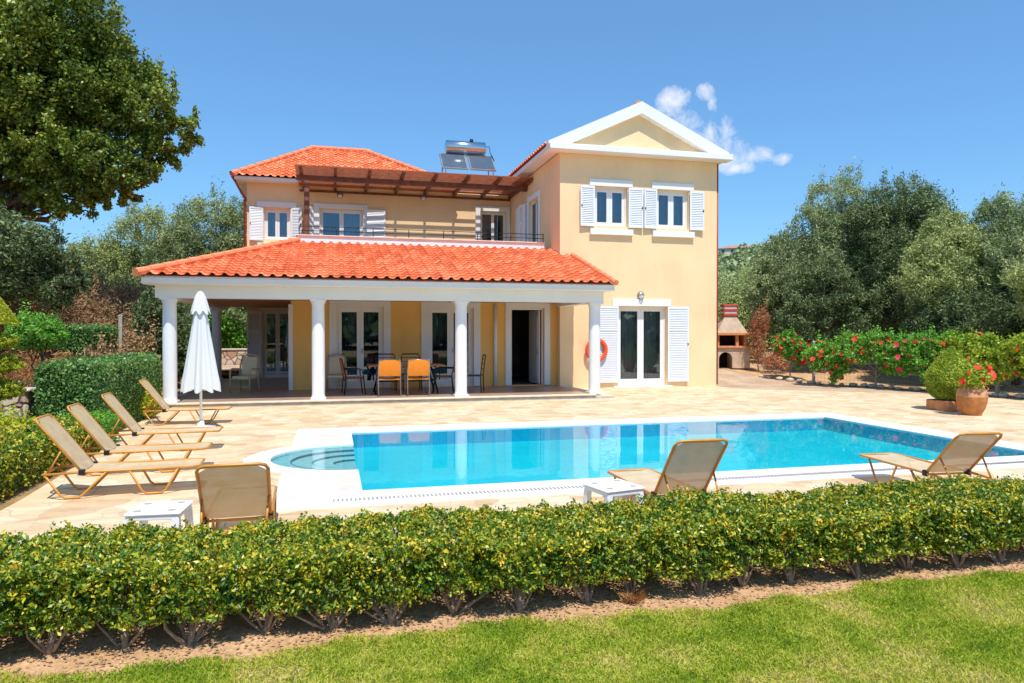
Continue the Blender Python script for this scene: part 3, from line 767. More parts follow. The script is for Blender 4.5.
# ================================================================ VILLA
villa = thing('villa', 'peach two-storey villa with red tiled roofs, white columned porch and balcony behind the pool', 'house', (4.4, 20.3, 0))
def wall(mb, O, U, N, w, h, holes, th=.25, border=True):
    O, U, N = Vector(O), Vector(U), Vector(N); Z = Vector((0, 0, 1))
    us = sorted({0, w, *[a for h_ in holes for a in h_[:2]]}); zs = sorted({0, h, *[a for h_ in holes for a in h_[2:]]})
    P = lambda u, z, d=0: O + U * u + Z * z + N * d
    for i in range(len(us) - 1):
        for j in range(len(zs) - 1):
            cu, cz = (us[i] + us[i + 1]) / 2, (zs[j] + zs[j + 1]) / 2
            if any(a < cu < b and c < cz < d for a, b, c, d in holes): continue
            q = ((us[i], zs[j]), (us[i + 1], zs[j]), (us[i + 1], zs[j + 1]), (us[i], zs[j + 1]))
            mb.add([P(*p) for p in q], [(0, 1, 2, 3)]); mb.add([P(*p, th) for p in q], [(3, 2, 1, 0)])
    for a, b, c, d in holes + ([(0, w, 0, h)] if border else []):
        q = ((a, c), (b, c), (b, d), (a, d)); mb.add([P(*p) for p in q] + [P(*p, th) for p in q], [(0, 4, 5, 1), (1, 5, 6, 2), (2, 6, 7, 3), (3, 7, 4, 0)])
# ground storey front block
WXL, WXR, WY = 6.52, 11.67, 20.0
FX0, FY = -1.10, 20.3
doors = [(.12, 1.40), (2.66, 3.98)]
m_ = MB(); wall(m_, (FX0, FY, 0), (1, 0, 0), (0, 1, 0), WXL - FX0, 4.0, [(a - FX0, b - FX0, .12, 2.38) for a, b in doors] + [(5.10 - FX0, 6.12 - FX0, .12, 2.40)])
wall(m_, (FX0 + .001, FY + .25, 0), (0, 1, 0), (1, 0, 0), 5.45, 4.0, [], .25)
m_.build('ground_wall', M['wall_porch'], villa)
m_ = MB(); wall(m_, (-2.84, 26, 0), (1, 0, 0), (0, 1, 0), 9.36, 6.9, [(-2.33 + 2.84, -1.38 + 2.84, .12, 2.45), (-2.28 + 2.84, -1.42 + 2.84, 4.92, 5.98), (-.42 + 2.84, 1.08 + 2.84, 4.0, 6.05), (5.36 + 2.84, 6.36 + 2.84, 4.0, 6.2)])
wall(m_, (-2.839, 26.25, 0), (0, 1, 0), (1, 0, 0), 4.2, 6.9, [], .25)
wall(m_, (-2.84, 30.4, 0), (1, 0, 0), (0, 1, 0), 9.36, 6.9, [], .2)
m_.box(6.30, 6.515, 28.21, 30.4, 0, 6.9); m_.box(6.30, 6.50, 26.26, 28.2, 0, 4.0)
m_.build('upper_wall', M['wall'], villa)
m_ = MB()
wing_holes = [(8.37 - WXL, 9.97 - WXL, .06, 2.47), (7.60 - WXL, 8.66 - WXL, 4.87, 6.04), (9.62 - WXL, 10.70 - WXL, 4.87, 6.04)]
wall(m_, (WXL, WY, 0), (1, 0, 0), (0, 1, 0), WXR - WXL, 7.0, wing_holes)
wall(m_, (WXL + .001, WY + .25, 0), (0, 1, 0), (1, 0, 0), 7.75, 7.0, [(1.95, 3.15, 4.02, 6.1)])
wall(m_, (WXR - .001, WY + .25, 0), (0, 1, 0), (-1, 0, 0), 7.75, 7.0, [])
wall(m_, (WXL, 28.0, 0), (1, 0, 0), (0, 1, 0), WXR - WXL, 7.0, [], .2)
m_.prism([(6.5, 7.0), (11.69, 7.0), (11.69, 7.1), (9.03, 8.42), (6.5, 7.1)], 20.001, 20.2)
m_.build('wing_wall', M['wall'], villa)
# floors, slabs (close the rooms so the interiors are dark)
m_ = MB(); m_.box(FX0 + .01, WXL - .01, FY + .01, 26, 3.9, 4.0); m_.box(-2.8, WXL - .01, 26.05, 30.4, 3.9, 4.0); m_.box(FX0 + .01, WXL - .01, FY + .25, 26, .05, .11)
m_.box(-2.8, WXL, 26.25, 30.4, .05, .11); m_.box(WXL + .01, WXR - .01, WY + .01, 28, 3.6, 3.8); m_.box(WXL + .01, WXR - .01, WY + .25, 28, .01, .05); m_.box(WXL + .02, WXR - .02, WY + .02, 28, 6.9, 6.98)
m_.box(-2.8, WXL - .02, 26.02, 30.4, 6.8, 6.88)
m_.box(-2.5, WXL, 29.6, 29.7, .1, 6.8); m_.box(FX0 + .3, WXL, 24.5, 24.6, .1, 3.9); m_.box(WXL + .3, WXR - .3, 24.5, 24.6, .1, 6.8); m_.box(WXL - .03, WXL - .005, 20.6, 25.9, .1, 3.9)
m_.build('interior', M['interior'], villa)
MB().box(FX0 + .3, WXL + .0, 20.95, 25.99, 4.002, 4.04).build('balcony_floor', M['floor_tile'], villa)

def frame_bars(mb, x0, x1, z0, z1, y, w=.05, d=.06, bottom=True):
    mb.box(x0, x0 + w, y, y + d, z0, z1); mb.box(x1 - w, x1, y, y + d, z0, z1)
    mb.box(x0 + w, x1 - w, y, y + d, z1 - w, z1)
    if bottom: mb.box(x0 + w, x1 - w, y, y + d, z0, z0 + w)
def curtain(parent, x0, x1, z0, z1, y, mat, amp=.03, per=.11):
    m = MB(); n = max(8, int((x1 - x0) / per * 8)); vs_ = []
    for i in range(n + 1):
        x = x0 + (x1 - x0) * i / n; yy = y + amp * math.sin(i / 8 * 2 * math.pi) * (1 + .3 * math.sin(i * .37))
        vs_ += [(x, yy, z0), (x, yy, z1)]
    m.add(vs_, [(2 * i, 2 * i + 2, 2 * i + 3, 2 * i + 1) for i in range(n)], True); return m.build('curtain', mat, parent)
def opening(kind, x0, x1, z0, z1, y, parent, stile=.09, recess=.12, cur=None, leaves=2, bar=.08):
    m = MB(); Y = y + recess; frame_bars(m, x0, x1, z0, z1, Y, .04, .07); lw = (x1 - x0 - .08) / leaves
    for k in range(leaves):
        a = x0 + .04 + k * lw; frame_bars(m, a + .002, a + lw - .002, z0 + .042, z1 - .042, Y + .012, stile, .045)
        if kind == 'french_door': m.box(a + stile, a + lw - stile, Y + .014, Y + .055, z0 + .13, z0 + .2)
    f = m.build(kind, M['frame_white'], parent)
    for k in range(leaves):
        a = x0 + .04 + k * lw; MB().box(a + stile - .004, a + lw - stile + .004, Y + .03, Y + .036, z0 + .04 + stile, z1 - .04 - stile).build('pane', M['glass'], f)
    if cur: curtain(f, x0 + .02, x1 - .02, z0 + .02, z1 - .02, Y + .3, M['curtain'] if cur is True else cur)
    return f
def shutter_mesh(w, h, hinge_left=True, slats=True, t=.035):
    """local: hinge at x=0, leaf to +x (or -x), front face toward -y"""
    m = MB(); s = 1 if hinge_left else -1; st = .05
    def bx(a, b, c, d, y0=0., y1=t): m.bbox(min(a * s, b * s), max(a * s, b * s), y0, y1, c, d, .004)
    bx(0, st, 0, h); bx(w - st, w, 0, h); bx(st, w - st, 0, .07); bx(st, w - st, h - .07, h)
    mid = h * .56 if h < 1.6 else h * .68
    if h > 1.6: bx(st, w - st, mid, mid + .06)
    if slats:
        n = int((h - .14) / .052)
        for k in range(n):
            z = .07 + (h - .14) * k / n; hh = (h - .14) / n
            a, b = sorted((st * s, (w - st) * s))
            m.add([(a, .006, z), (b, .006, z), (b, t - .006, z + hh * .96), (a, t - .006, z + hh * .96), (a, .010, z - .0), (b, .010, z - .0), (b, t - .002, z + hh * .96), (a, t - .002, z + hh * .96)], [(0, 1, 2, 3), (7, 6, 5, 4), (0, 4, 5, 1)])
        m.box(min(st * s, (w - st) * s), max(st * s, (w - st) * s), t - .004, t - .001, .07, h - .07)
    return m
def shutter(parent, hinge, w, h, left, ang, latch=True):
    """hinge: world point; ang: rotation about z of the leaf"""
    m = shutter_mesh(w, h, left); rot = Matrix.Rotation(ang, 4, 'Z'); H_ = Vector(hinge)
    m.v = [tuple(rot @ Vector(v) + H_) for v in m.v]
    o = m.build('shutter', M['shutter'], parent)
    if latch:
        s = 1 if left else -1; l = MB(); l.box(min((w - .05) * s, (w - .02) * s), max((w - .05) * s, (w - .02) * s), -.018, 0, h * .5 - .03, h * .5 + .03)
        l.v = [tuple(rot @ Vector(v) + H_) for v in l.v]; l.build('latch', M['metal_dark'], o.parent if False else parent)
    return o
def trim(parent, name, *boxes):
    m = MB()
    for b in boxes: m.bbox(*b, .006)
    return m.build(name, M['white'], parent)
# wing upper windows
for x0, x1, hl, hr in ((7.60, 8.66, 7.60, 8.66), (9.62, 10.70, 9.62, 10.70)):
    f = opening('window', x0, x1, 4.87, 6.04, WY, villa, cur=True)
    trim(f, 'lintel', (x0 - .16, x1 + .16, WY - .035, WY - .002, 6.06, 6.27)); trim(f, 'sill', (x0 - .16, x1 + .16, WY - .10, WY - .002, 4.60, 4.78))
    wl_ = .46 if x0 < 9 else .44
    shutter(f, (x0 - .01, WY - .075, 4.84), wl_, 1.2, False, R(4)); shutter(f, (x1 + .01, WY - .075, 4.84), .47, 1.2, True, R(-4))
# wing french door
f = opening('french_door', 8.37, 9.97, .06, 2.47, WY, villa, cur=True, stile=.10, recess=.15)
trim(f, 'lintel', (8.17, 10.10, WY - .04, WY - .002, 2.48, 2.69)); trim(f, 'door_sill', (8.2, 10.1, WY - .12, WY + .12, .003, .055))
shutter(f, (8.36, WY - .06, .17), .70, 2.3, False, R(2)); shutter(f, (9.98, WY - .06, .17), .70, 2.3, True, R(-2))
# porch doors with plaster surrounds
for x0, x1 in doors:
    f = opening('french_door', x0, x1, .12, 2.38, FY, villa, cur=M['curtain_dark'], stile=.09, recess=.08)
    a, b = x0 - .2, x1 + .2
    trim(f, 'surround', (a, x0, FY - .05, FY - .002, .12, 2.60), (x1, b, FY - .05, FY - .002, .12, 2.60), (x0 + .001, x1 - .001, FY - .05, FY - .002, 2.385, 2.598)); 
    h = MB(); h.tube([((x0 + x1) / 2 + .05, FY + .04, 1.1), ((x0 + x1) / 2 + .05, FY + .04, 1.22)], .012); h.build('handle', M['metal_grey'], f)
# entrance with an open door leaf
m_ = MB(); frame_bars(m_, 5.10, 6.12, .12, 2.40, FY + .08, .05, .08, False); f = m_.build('entrance_door', M['frame_white'], villa)
trim(f, 'surround', (4.93, 5.10, FY - .05, FY - .002, .12, 2.60), (6.12, 6.30, FY - .05, FY - .002, .12, 2.60), (5.101, 6.119, FY - .05, FY - .002, 2.405, 2.598))
dl = MB(); rot = Matrix.Translation((6.05, FY + .17, .14)) @ Matrix.Rotation(R(94), 4, 'Z')
dl.bbox(0, .88, 0, .045, 0, 2.2, .004, rot)
for (a, b, c, d) in ((.1, .78, .15, .85), (.1, .78, 1.0, 2.05)): dl.bbox(a, b, .045, .06, c, d, .006, rot)
d_ = dl.build('door_leaf', M['frame_white'], f)
trim(villa, 'corner_trim', (-1.16, -1.04, FY - .06, FY - .003, .1, 2.45)); 
MB().tube([(4.62, FY - .07, .1), (4.62, FY - .07, 2.5)], .05).build('downpipe', M['whitepaint'], villa)
# recess door at the back of the porch
f = opening('french_door', -2.33, -1.38, .12, 2.45, 26.0, villa, cur=True, stile=.07)
trim(f, 'surround', (-2.4, -2.335, 25.95, 25.997, .12, 2.6), (-1.375, -1.25, 25.95, 25.997, .12, 2.6), (-2.33, -1.38, 25.95, 25.997, 2.46, 2.598))
shutter(f, (-2.38, 25.9, .2), .46, 2.22, False, R(3))
# upper left window
f = opening('window', -2.28, -1.42, 4.92, 5.98, 26.0, villa, cur=True, stile=.07)
trim(f, 'lintel', (-2.52, -1.2, 25.93, 25.997, 6.03, 6.22)); trim(f, 'sill', (-2.5, -1.2, 25.9, 25.997, 4.62, 4.78))
shutter(f, (-2.30, 25.93, 4.86), .46, 1.16, False, R(3)); shutter(f, (-1.40, 25.93, 4.86), .40, 1.16, True, R(-22))
# balcony doors
f = opening('sliding_door', -.42, 1.08, 4.04, 6.05, 26.0, villa, stile=.07, cur=False)
trim(f, 'surround', (-.62, -.43, 25.93, 25.997, 4.04, 6.24), (1.09, 1.24, 25.93, 25.997, 4.04, 6.24), (-.428, 1.088, 25.93, 25.997, 6.06, 6.238))
shutter(f, (-.62, 25.9, 4.1), .38, 1.98, False, R(40)); shutter(f, (1.12, 25.88, 4.1), .74, 1.98, True, R(-2))
curtain(f, .30, 1.05, 4.06, 6.0, 26.5, M['curtain'])
f = opening('sliding_door', 5.36, 6.36, 4.04, 6.2, 26.0, villa, stile=.05, cur=False)
trim(f, 'surround', (5.17, 5.35, 25.93, 25.997, 4.04, 6.4), (6.37, 6.50, 25.93, 25.997, 4.04, 6.4), (5.352, 6.368, 25.93, 25.997, 6.21, 6.398))
# side door of the wing onto the balcony
m_ = MB(); yA, yB = 22.2, 23.4
for a, b in ((yA, yA + .07), (yB - .07, yB), ((yA + yB) / 2 - .05, (yA + yB) / 2 + .05)): m_.box(WXL + .08, WXL + .14, a, b, 4.04, 6.1)
m_.box(WXL + .08, WXL + .14, yA + .071, yB - .071, 6.02, 6.1); m_.box(WXL + .08, WXL + .14, yA + .071, yB - .071, 4.04, 4.12)
f = m_.build('french_door', M['frame_white'], villa)
MB().box(WXL + .10, WXL + .106, yA + .071, yB - .071, 4.12, 6.02).build('pane', M['glass'], f)
trim(f, 'surround', (WXL - .04, WXL - .002, yA - .18, yA, 4.04, 6.3), (WXL - .04, WXL - .002, yB, yB + .15, 4.04, 6.3), (WXL - .04, WXL - .002, yA + .001, yB - .001, 6.11, 6.298))
shutter(f, (WXL - .10, yB + .06, 4.1), 1.15, 2.0, True, R(91)); shutter(f, (WXL - .06, yB + .02, 4.1), .55, 2.0, False, R(0) + R(-73), False)

# porch: floor, columns, beam, ceiling
m_ = MB(); m_.box(-3.62, 6.98, 16.96, FY - .001, -.05, .06); m_.box(-4.02, FX0 - .001, FY + .002, 25.998, -.05, .06)
m_.build('porch_base', M['riser'], villa)
MB().box(-3.58, 6.5, 16.99, FY - .003, .062, .10).build('porch_floor', M['floor_tile'], villa)
MB().box(-4.0, FX0 - .003, FY + .0, 25.99, .062, .10).build('porch_floor', M['floor_tile'], villa)
m_ = MB(); m_.bbox(-3.63, 6.5, 16.93, 17.16, .070, .108, .008); m_.build('step_edging', M['riser'], villa)
def column(x, y):
    m = MB(); m.bbox(x - .175, x + .175, y - .175, y + .175, .10, .15, .012)
    prof = [(.158, .149), (.162, .17), (.150, .19), (.147, .22), (.150, 1.0), (.146, 2.0), (.142, 2.32), (.165, 2.36), (.165, 2.43)]
    m.lathe(prof, (x, y, 0), 28); m.bbox(x - .18, x + .18, y - .18, y + .18, 2.40, 2.44, .006)
    return m.build('column', M['whitepaint'], villa)
for x, y in ((-3.52, 17.25), (-.32, 17.25), (3.07, 17.25), (6.56, 17.25), (-3.72, 25.25)): column(x, y)
m_ = MB(); m_.box(-3.78, 6.74, 17.07, 17.43, 2.441, 2.72); m_.box(6.40, 6.74, 17.431, 19.998, 2.441, 2.72); m_.box(-3.78, -3.44, 17.431, 25.99, 2.443, 2.72)
m_.build('beam', M['white'], villa)
m_ = MB(); m_.prism([(16.72, 2.86), (16.72, 2.74), (16.80, 2.722), (17.42, 2.722), (17.42, 2.86)], -3.97, 6.90, 'x'); m_.prism([(-3.97, 2.86), (-3.95, 2.74), (-3.90, 2.722), (-3.45, 2.722), (-3.45, 2.86)], 17.421, 25.9, 'y')
m_.build('cornice', M['white'], villa)
MB().box(-3.62, 6.45, 17.2, FY - .002, 2.55, 2.6).build('porch_ceiling', M['ceil'], villa)
MB().box(-3.9, FX0 - .002, FY, 25.98, 2.55, 2.6).build('porch_ceiling', M['ceil'], villa)

# ---- tiled roofs
def tile_plane(O, U, S, poly, per=.25, row=.27, amp=.040, step=.020, nu=8, clip=None):
    """poly in (u,s) plane coordinates, convex or simple; barrel tiles laid along S"""
    O, U, S = Vector(O), Vector(U).normalized(), Vector(S).normalized(); N = U.cross(S).normalized()
    if N.z < 0: N = -N
    def inside(u, s):
        c = False; n = len(poly); j = n - 1
        for i in range(n):
            (ui, si), (uj, sj) = poly[i], poly[j]
            if (si > s) != (sj > s) and u < (uj - ui) * (s - si) / (sj - si) + ui: c = not c
            j = i
        return c
    m = MB(); m.uv = []
    u0, u1 = min(p[0] for p in poly), max(p[0] for p in poly); s1 = max(p[1] for p in poly)
    nuu = int((u1 - u0) / per * nu + 1); du = per / nu
    def prof(u):
        ph = (u / per) % 1.0; c = math.cos(2 * math.pi * ph)
        return amp * ((max(0, c)) ** .75 * 1.25 - .25 * max(0, -c))
    ss = []
    k = 0
    while k * row < s1:
        for fr in (0.0, .5, .999): ss.append((min(k * row + fr * row, s1), step * (1 - fr) + .01 * (1 - fr) ** 2))
        k += 1
    idx = {}; vs_ = []
    def V(i, j):
        if (i, j) not in idx:
            u = u0 + i * du; s, h = ss[j]; r_ = int(s / row + 1e-4)
            jit = .0025 * math.sin(r_ * 12.9 + int(u / per + .5) * 78.2)
            idx[(i, j)] = len(vs_); vs_.append(O + U * u + S * (s + jit) + N * (prof(u) + h + jit))
        return idx[(i, j)]
    fs = []; uvs = []
    for j in range(len(ss) - 1):
        rowid = ss[j][0] / row
        for i in range(nuu):
            uc, sc = u0 + (i + .5) * du, (ss[j][0] + ss[j + 1][0]) / 2
            if not inside(uc, sc): continue
            fs.append((V(i, j), V(i + 1, j), V(i + 1, j + 1), V(i, j + 1)))
            tu, ts = uc / per + .5, (j // 3) + .5; uvs.append([(tu, ts)] * 4)
    m.add(vs_, fs, False); m.uv = uvs
    return m
def ridge(m, A, B, r=.095, seg=.36):
    A, B = Vector(A), Vector(B); L = (B - A).length; n = max(1, int(L / seg)); d = (B - A) / n
    for k in range(n):
        p = A + d * k; m.tube([p, p + d * 1.12], [r, r * .8], 10, True, False)
    m.uv = None
pz0, pz1, py0, py1 = 2.90, 4.22, 16.60, 20.88
sl = math.hypot(py1 - py0, pz1 - pz0); S_ = Vector((0, py1 - py0, pz1 - pz0)) / sl
s20 = (20.0 - py0) / (py1 - py0) * sl
t1 = tile_plane((-4.03, py0, pz0), (1, 0, 0), S_, [(0, 0), (10.93, 0), (10.93, s20 - .01), (WXL + 4.02, s20 - .01), (WXL + 4.02, sl), (3.1, sl)])
t1.build('porch_roof', M['tile'], villa)
sw = math.hypot(3.1, pz1 - pz0)
t2 = tile_plane((-4.03, 26.0, pz0), (0, -1, 0), Vector((3.1, 0, pz1 - pz0)), [(0, 0), (26 - py0, 0), (26 - py1, sw), (0, sw)])
t2.build('porch_roof', M['tile'], villa)
m_ = MB(); ridge(m_, (-4.05, 16.58, pz0 + .05), (-.93, 20.88, pz1 + .06)); m_.build('ridge_tiles', M['tile'], villa)
m_ = MB(); ridge(m_, (6.90, 16.62, pz0 + .02), (6.90, 19.98, pz0 + (pz1 - pz0) * .795 + .04), .07)
m_.build('ridge_tiles', M['tile'], villa)
# roof body below the tiles
m_ = MB(); m_.prism([(py0 + .08, pz0 - .035), (py1, pz1 - .03), (py1, pz1 - .4), (17.4, 2.73), (16.73, 2.862)], -.93, 6.5, 'x')
m_.prism([(py0 + .08, pz0 - .035), (19.99, pz0 + (19.99 - py0) / (py1 - py0) * (pz1 - pz0) - .04), (19.99, 2.6), (17.4, 2.73), (16.73, 2.862)], 6.5, 6.88, 'x')
m_.add([(-3.97, 16.68, 2.865), (-3.97, 26, 2.865), (-.93, 20.9, 4.17), (-.93, 26, 4.17), (-3.0, 16.68, 2.865), (-3, 18.05, 3.28)], [(0, 1, 3, 2), (0, 2, 5, 4)])
m_.prism([(16.70, 2.864), (16.70, 2.885), (17.4, 3.08), (17.4, 2.864)], -3.90, -.93, 'x')
m_.build('roof_deck', M['white'], villa)
# balcony parapet and railing
m_ = MB(); m_.box(-.95, WXL - .22, 20.86, 21.0, 3.98, 4.40); m_.box(-.95, -.81, 21.001, 25.99, 3.98, 4.40)
m_.build('parapet', M['white'], villa)
m_ = MB(); m_.bbox(-.99, WXL - .2, 20.82, 21.04, 4.401, 4.435, .008); m_.bbox(-.99, -.77, 21.041, 25.99, 4.401, 4.435, .008); m_.build('parapet_cap', M['pinktile'], villa)
rail = MB()
for z in (4.56, 4.68): rail.tube([(-.9, 20.92, z), (WXL - .24, 20.92, z)], .011, 6)
rl = rail.build('railing', M['metal_dark'], villa)
for k in range(8):
    x = -.9 + (WXL - .24 + .9) * k / 7; MB().tube([(x, 20.92, 4.43), (x, 20.92, 4.70)], .013, 6).build('railing_post', M['metal_dark'], rl)
# main hip roof
ez, rz_ = 6.97, 8.66; EX0, EX1, EY = -3.27, 4.45, 25.45; RY = 28.12; RX0, RX1 = -.72, 1.30
sm = math.hypot(RY - EY, rz_ - ez)
tile_plane((EX0, EY, ez), (1, 0, 0), Vector((0, RY - EY, rz_ - ez)), [(0, 0), (EX1 - EX0, 0), (RX1 - EX0, sm), (RX0 - EX0, sm)]).build('main_roof', M['tile'], villa)
sx_ = math.hypot(RX0 - EX0, rz_ - ez); DEPY = 2 * (RY - EY)
tile_plane((EX0, EY + DEPY, ez), (0, -1, 0), Vector((RX0 - EX0, 0, rz_ - ez)), [(0, 0), (DEPY, 0), (DEPY / 2, sx_)]).build('main_roof', M['tile'], villa)
sx_ = math.hypot(EX1 - RX1, rz_ - ez)
tile_plane((EX1, EY, ez), (0, 1, 0), Vector((RX1 - EX1, 0, rz_ - ez)), [(0, 0), (DEPY, 0), (DEPY / 2, sx_)]).build('main_roof', M['tile'], villa)
tile_plane((EX1, EY + DEPY, ez), (-1, 0, 0), Vector((0, RY - EY - DEPY, rz_ - ez)), [(0, 0), (EX1 - EX0, 0), (EX1 - RX0, sm), (EX1 - RX1, sm)]).build('main_roof', M['tile'], villa)
m_ = MB(); e = .045
for A, B in (((EX0, EY, ez + e), (RX0, RY, rz_ + e)), ((EX1, EY, ez + e), (RX1, RY, rz_ + e)), ((RX0 - .05, RY, rz_ + e + .01), (RX1 + .1, RY, rz_ + e + .01)), ((EX0, EY + DEPY, ez + e), (RX0, RY, rz_ + e)), ((EX1, EY + DEPY, ez + e), (RX1, RY, rz_ + e))): ridge(m_, A, B)
m_.build('ridge_tiles', M['tile'], villa)
m_ = MB(); m_.box(EX0 + .08, EX1 - .08, EY + .08, EY + DEPY - .1, 6.86, 6.97); m_.build('eaves_board', M['white'], villa)
m_ = MB(); m_.box(-2.7, 6.5, 26.01, 30.3, 6.9, 7.02); m_.build('flat_roof', M['concrete'], villa)
# gutter and downpipe on the left edge
m_ = MB(); m_.tube([(EX0 + .02, EY + .0, 6.93), (EX0 + .02, EY + DEPY, 6.93)], .04); m_.tube([(EX0 + .05, EY + .1, 6.9), (-3.0, 25.9, 6.45), (-2.9, 25.95, 6.3), (-2.9, 25.95, 3.4)], .035); m_.build('gutter', M['pipe_red'], villa)
MB().tube([(WXR + .045, 20.04, .05), (WXR + .045, 20.04, 6.95)], .028).build('downpipe', M['pipe_red'], villa)
# wing roof and pediment
m_ = MB()
GX, GZ = 9.03, 8.62
m_.prism([(6.10, 7.16), (6.10, 7.25), (GX, GZ), (11.96, 7.25), (11.96, 7.16), (11.40, 7.16), (GX, 8.26), (6.66, 7.16)], 19.77, 19.998)
m_.bbox(6.08, 11.98, 19.56, 19.998, 6.98, 7.155, .012)
m_.box(6.12, WXL - .001, 20.0, 28.1, 7.02, 7.16); m_.box(WXR + .001, 11.94, 20.0, 28.1, 7.02, 7.16)
m_.build('pediment', M['white'], villa)
half = GX - 6.08; sg = math.hypot(half, GZ - .08 - 7.2)
tile_plane((6.08, 28.1, 7.2), (0, -1, 0), Vector((half, 0, GZ - .08 - 7.2)), [(0, 0), (8.12, 0), (8.12, sg), (0, sg)]).build('wing_roof', M['tile'], villa)
tile_plane((11.98, 19.98, 7.2), (0, 1, 0), Vector((-half, 0, GZ - .08 - 7.2)), [(0, 0), (8.12, 0), (8.12, sg), (0, sg)]).build('wing_roof', M['tile'], villa)
m_ = MB(); ridge(m_, (GX, 20.0, GZ), (GX, 28.1, GZ)); m_.build('ridge_tiles', M['tile'], villa)
# wall lamps
def wall_lamp(x, y, z, r=.11):
    m = MB(); m.tube([(x, y - .002, z), (x, y - .05, z)], r, 16); m.tube([(x, y - .05, z + .02), (x, y - .10, z + .03)], [r, r * .55], 16)
    o = m.build('wall_lamp', M['metal_grey'], villa)
    MB().lathe([(r * .2, -.09), (r * .55, -.07), (r * .7, -.03), (r * .72, 0)], (x, y - .075, z - .005), 12).build('lamp_glass', M['plastic_white'], o)
wall_lamp(9.09, WY, 2.80); wall_lamp(.28, 26.0, 6.55, .1); wall_lamp(3.23, 26.0, 6.6, .1)
# pergola over the balcony
m_ = MB(); m_.bbox(-1.1, 6.5, 23.55, 23.69, 6.53, 6.70, .01); m_.bbox(-1.1, 6.5, 25.93, 25.98, 6.62, 6.69, .008); pg = m_.build('pergola', M['wood'], villa)
for k in range(8):
    x = -.95 + 1.06 * k; m_ = MB(); m_.prism([(22.90, 6.73), (22.84, 6.80), (22.84, 6.83), (25.99, 6.83), (25.99, 6.71), (23.05, 6.71)], x - .045, x + .045, 'x'); m_.build('rafter', M['wood'], pg)
y = 22.86
while y < 25.6:
    MB().box(-1.12, 6.58, y, y + .068, 6.832, 6.853).build('plank', M['wood_plank'], pg); y += .137
MB().box(-1.12, 6.58, 25.68, 25.98, 6.832, 6.853).build('plank', M['wood_plank'], pg)
MB().bbox(-.86, -.70, 23.54, 23.70, 4.04, 6.52, .012).build('pergola_post', M['wood'], pg)

# ================================================================ FURNITURE
def lounger(name, label, loc, rz, group, deg=53, L=.68):
    t = thing(name, label, 'sun lounger', loc, rz, group)
    W = .235; Z = .265; HX = -1.08; TX = -1.42
    f = MB(); r = .0125
    f.tube([(TX, -W, Z - .01), (HX, -W, Z), (-.05, -W, Z), (0, -W + .04, Z), (0, W - .04, Z), (-.05, W, Z), (HX, W, Z), (TX, W, Z - .01)], r, 8)
    f.tube([(TX, -W, Z - .01), (TX, W, Z - .01)], r, 8); f.tube([(HX + .03, -W, Z - .02), (HX + .03, W, Z - .02)], r * .9, 6)
    f.build('frame', M['gold'], t, True)
    for s in (-1, 1):
        y = s * (W - .002)
        for pts in (((-.20, Z), (-.33, .014), (-.53, .014), (-.66, Z)), ((-.86, Z), (-1.08, .014), (-1.26, .014), (TX + .01, Z - .01))):
            m = MB(); (a, za), (b, zb), (c, zc), (d, zd) = pts; e = .03
            m.tube([(a, y, za), (b + .012, y, zb + .03), (b - e, y, zb), (c + e, y, zc), (c - .012, y, zc + .03), (d, y, zd)], r * .95, 7)
            m.build('leg', M['gold'], t, True)
    se = MB(); n = 12; vs = []
    for i in range(n + 1):
        x = -.015 + (HX + .02) * i / n; sag = -.012 * math.sin(math.pi * i / n)
        for y in (-W + .012, -W * .5, 0, W * .5, W - .012): vs.append((x, y, Z + .008 + sag - (.012 if abs(y) < .2 else 0)))
    se.add(vs, [(i * 5 + j, i * 5 + j + 1, (i + 1) * 5 + j + 1, (i + 1) * 5 + j) for i in range(n) for j in range(4)], True)
    se.build('seat_fabric', M['fabric'], t, True)
    ang = R(deg); ux, uz = -math.cos(ang), math.sin(ang)
    Pb = lambda s, y, o=0: (HX + ux * s + uz * o, y, Z + uz * s - ux * o)
    b = MB(); c = .055
    b.tube([Pb(0, -W), Pb(L - c, -W), Pb(L - c * .3, -W + c * .3), Pb(L, -W + c), Pb(L, W - c), Pb(L - c * .3, W - c * .3), Pb(L - c, W), Pb(0, W)], r, 8)
    b.build('back_frame', M['gold'], t, True)
    q = MB(); k = .075
    prof = [(0, -W + .01), (0, W - .01), (L - k, W - .01), (L - .012, W - k - .01), (L - .012, -W + k + .01), (L - k, -W + .01)]
    q.add([Pb(s, y, .006) for s, y in prof], [(0, 1, 2, 5), (5, 2, 3, 4)]); q.build('back_fabric', M['fabric'], t, True)
    for s in (-1, 1):
        s_ = MB(); s_.tube([Pb(L * .42, s * W * .97, -.01), (TX + .03, s * (W - .02), Z - .005)], r * .75, 6); s_.build('back_strut', M['gold'], t, True)
    for s in (-1, 1):
        h = MB(); h.bbox(HX - .03, HX + .03, s * W - .018, s * W + .018, Z - .03, Z + .03, .006); h.build('hinge_block', M['metal_dark'], t, True)
    return t
LG = 'beige loungers in a row along the left hedge'; LP = 'loungers by the near edge of the pool'
l1 = lounger('sun_lounger', 'nearest of the four beige loungers in the row along the left hedge, amber frame', (-1.36, 8.20, 0), R(3), LG)
dup(l1, (-1.47, 9.40, 0), R(2), 'second nearest beige lounger in the row along the left hedge', LG)
dup(l1, (-1.57, 11.0, 0), R(2), 'third beige lounger of the row, just in front of the closed white parasol', LG)
dup(l1, (-1.85, 14.1, 0), R(0), 'farthest beige lounger of the row, behind the parasol pole by the corner column', LG)
lounger('sun_lounger', 'lounger seen square from behind at the left end of the pool, back raised', (-.73, 6.75, 0), R(92), LP, 49, .62)
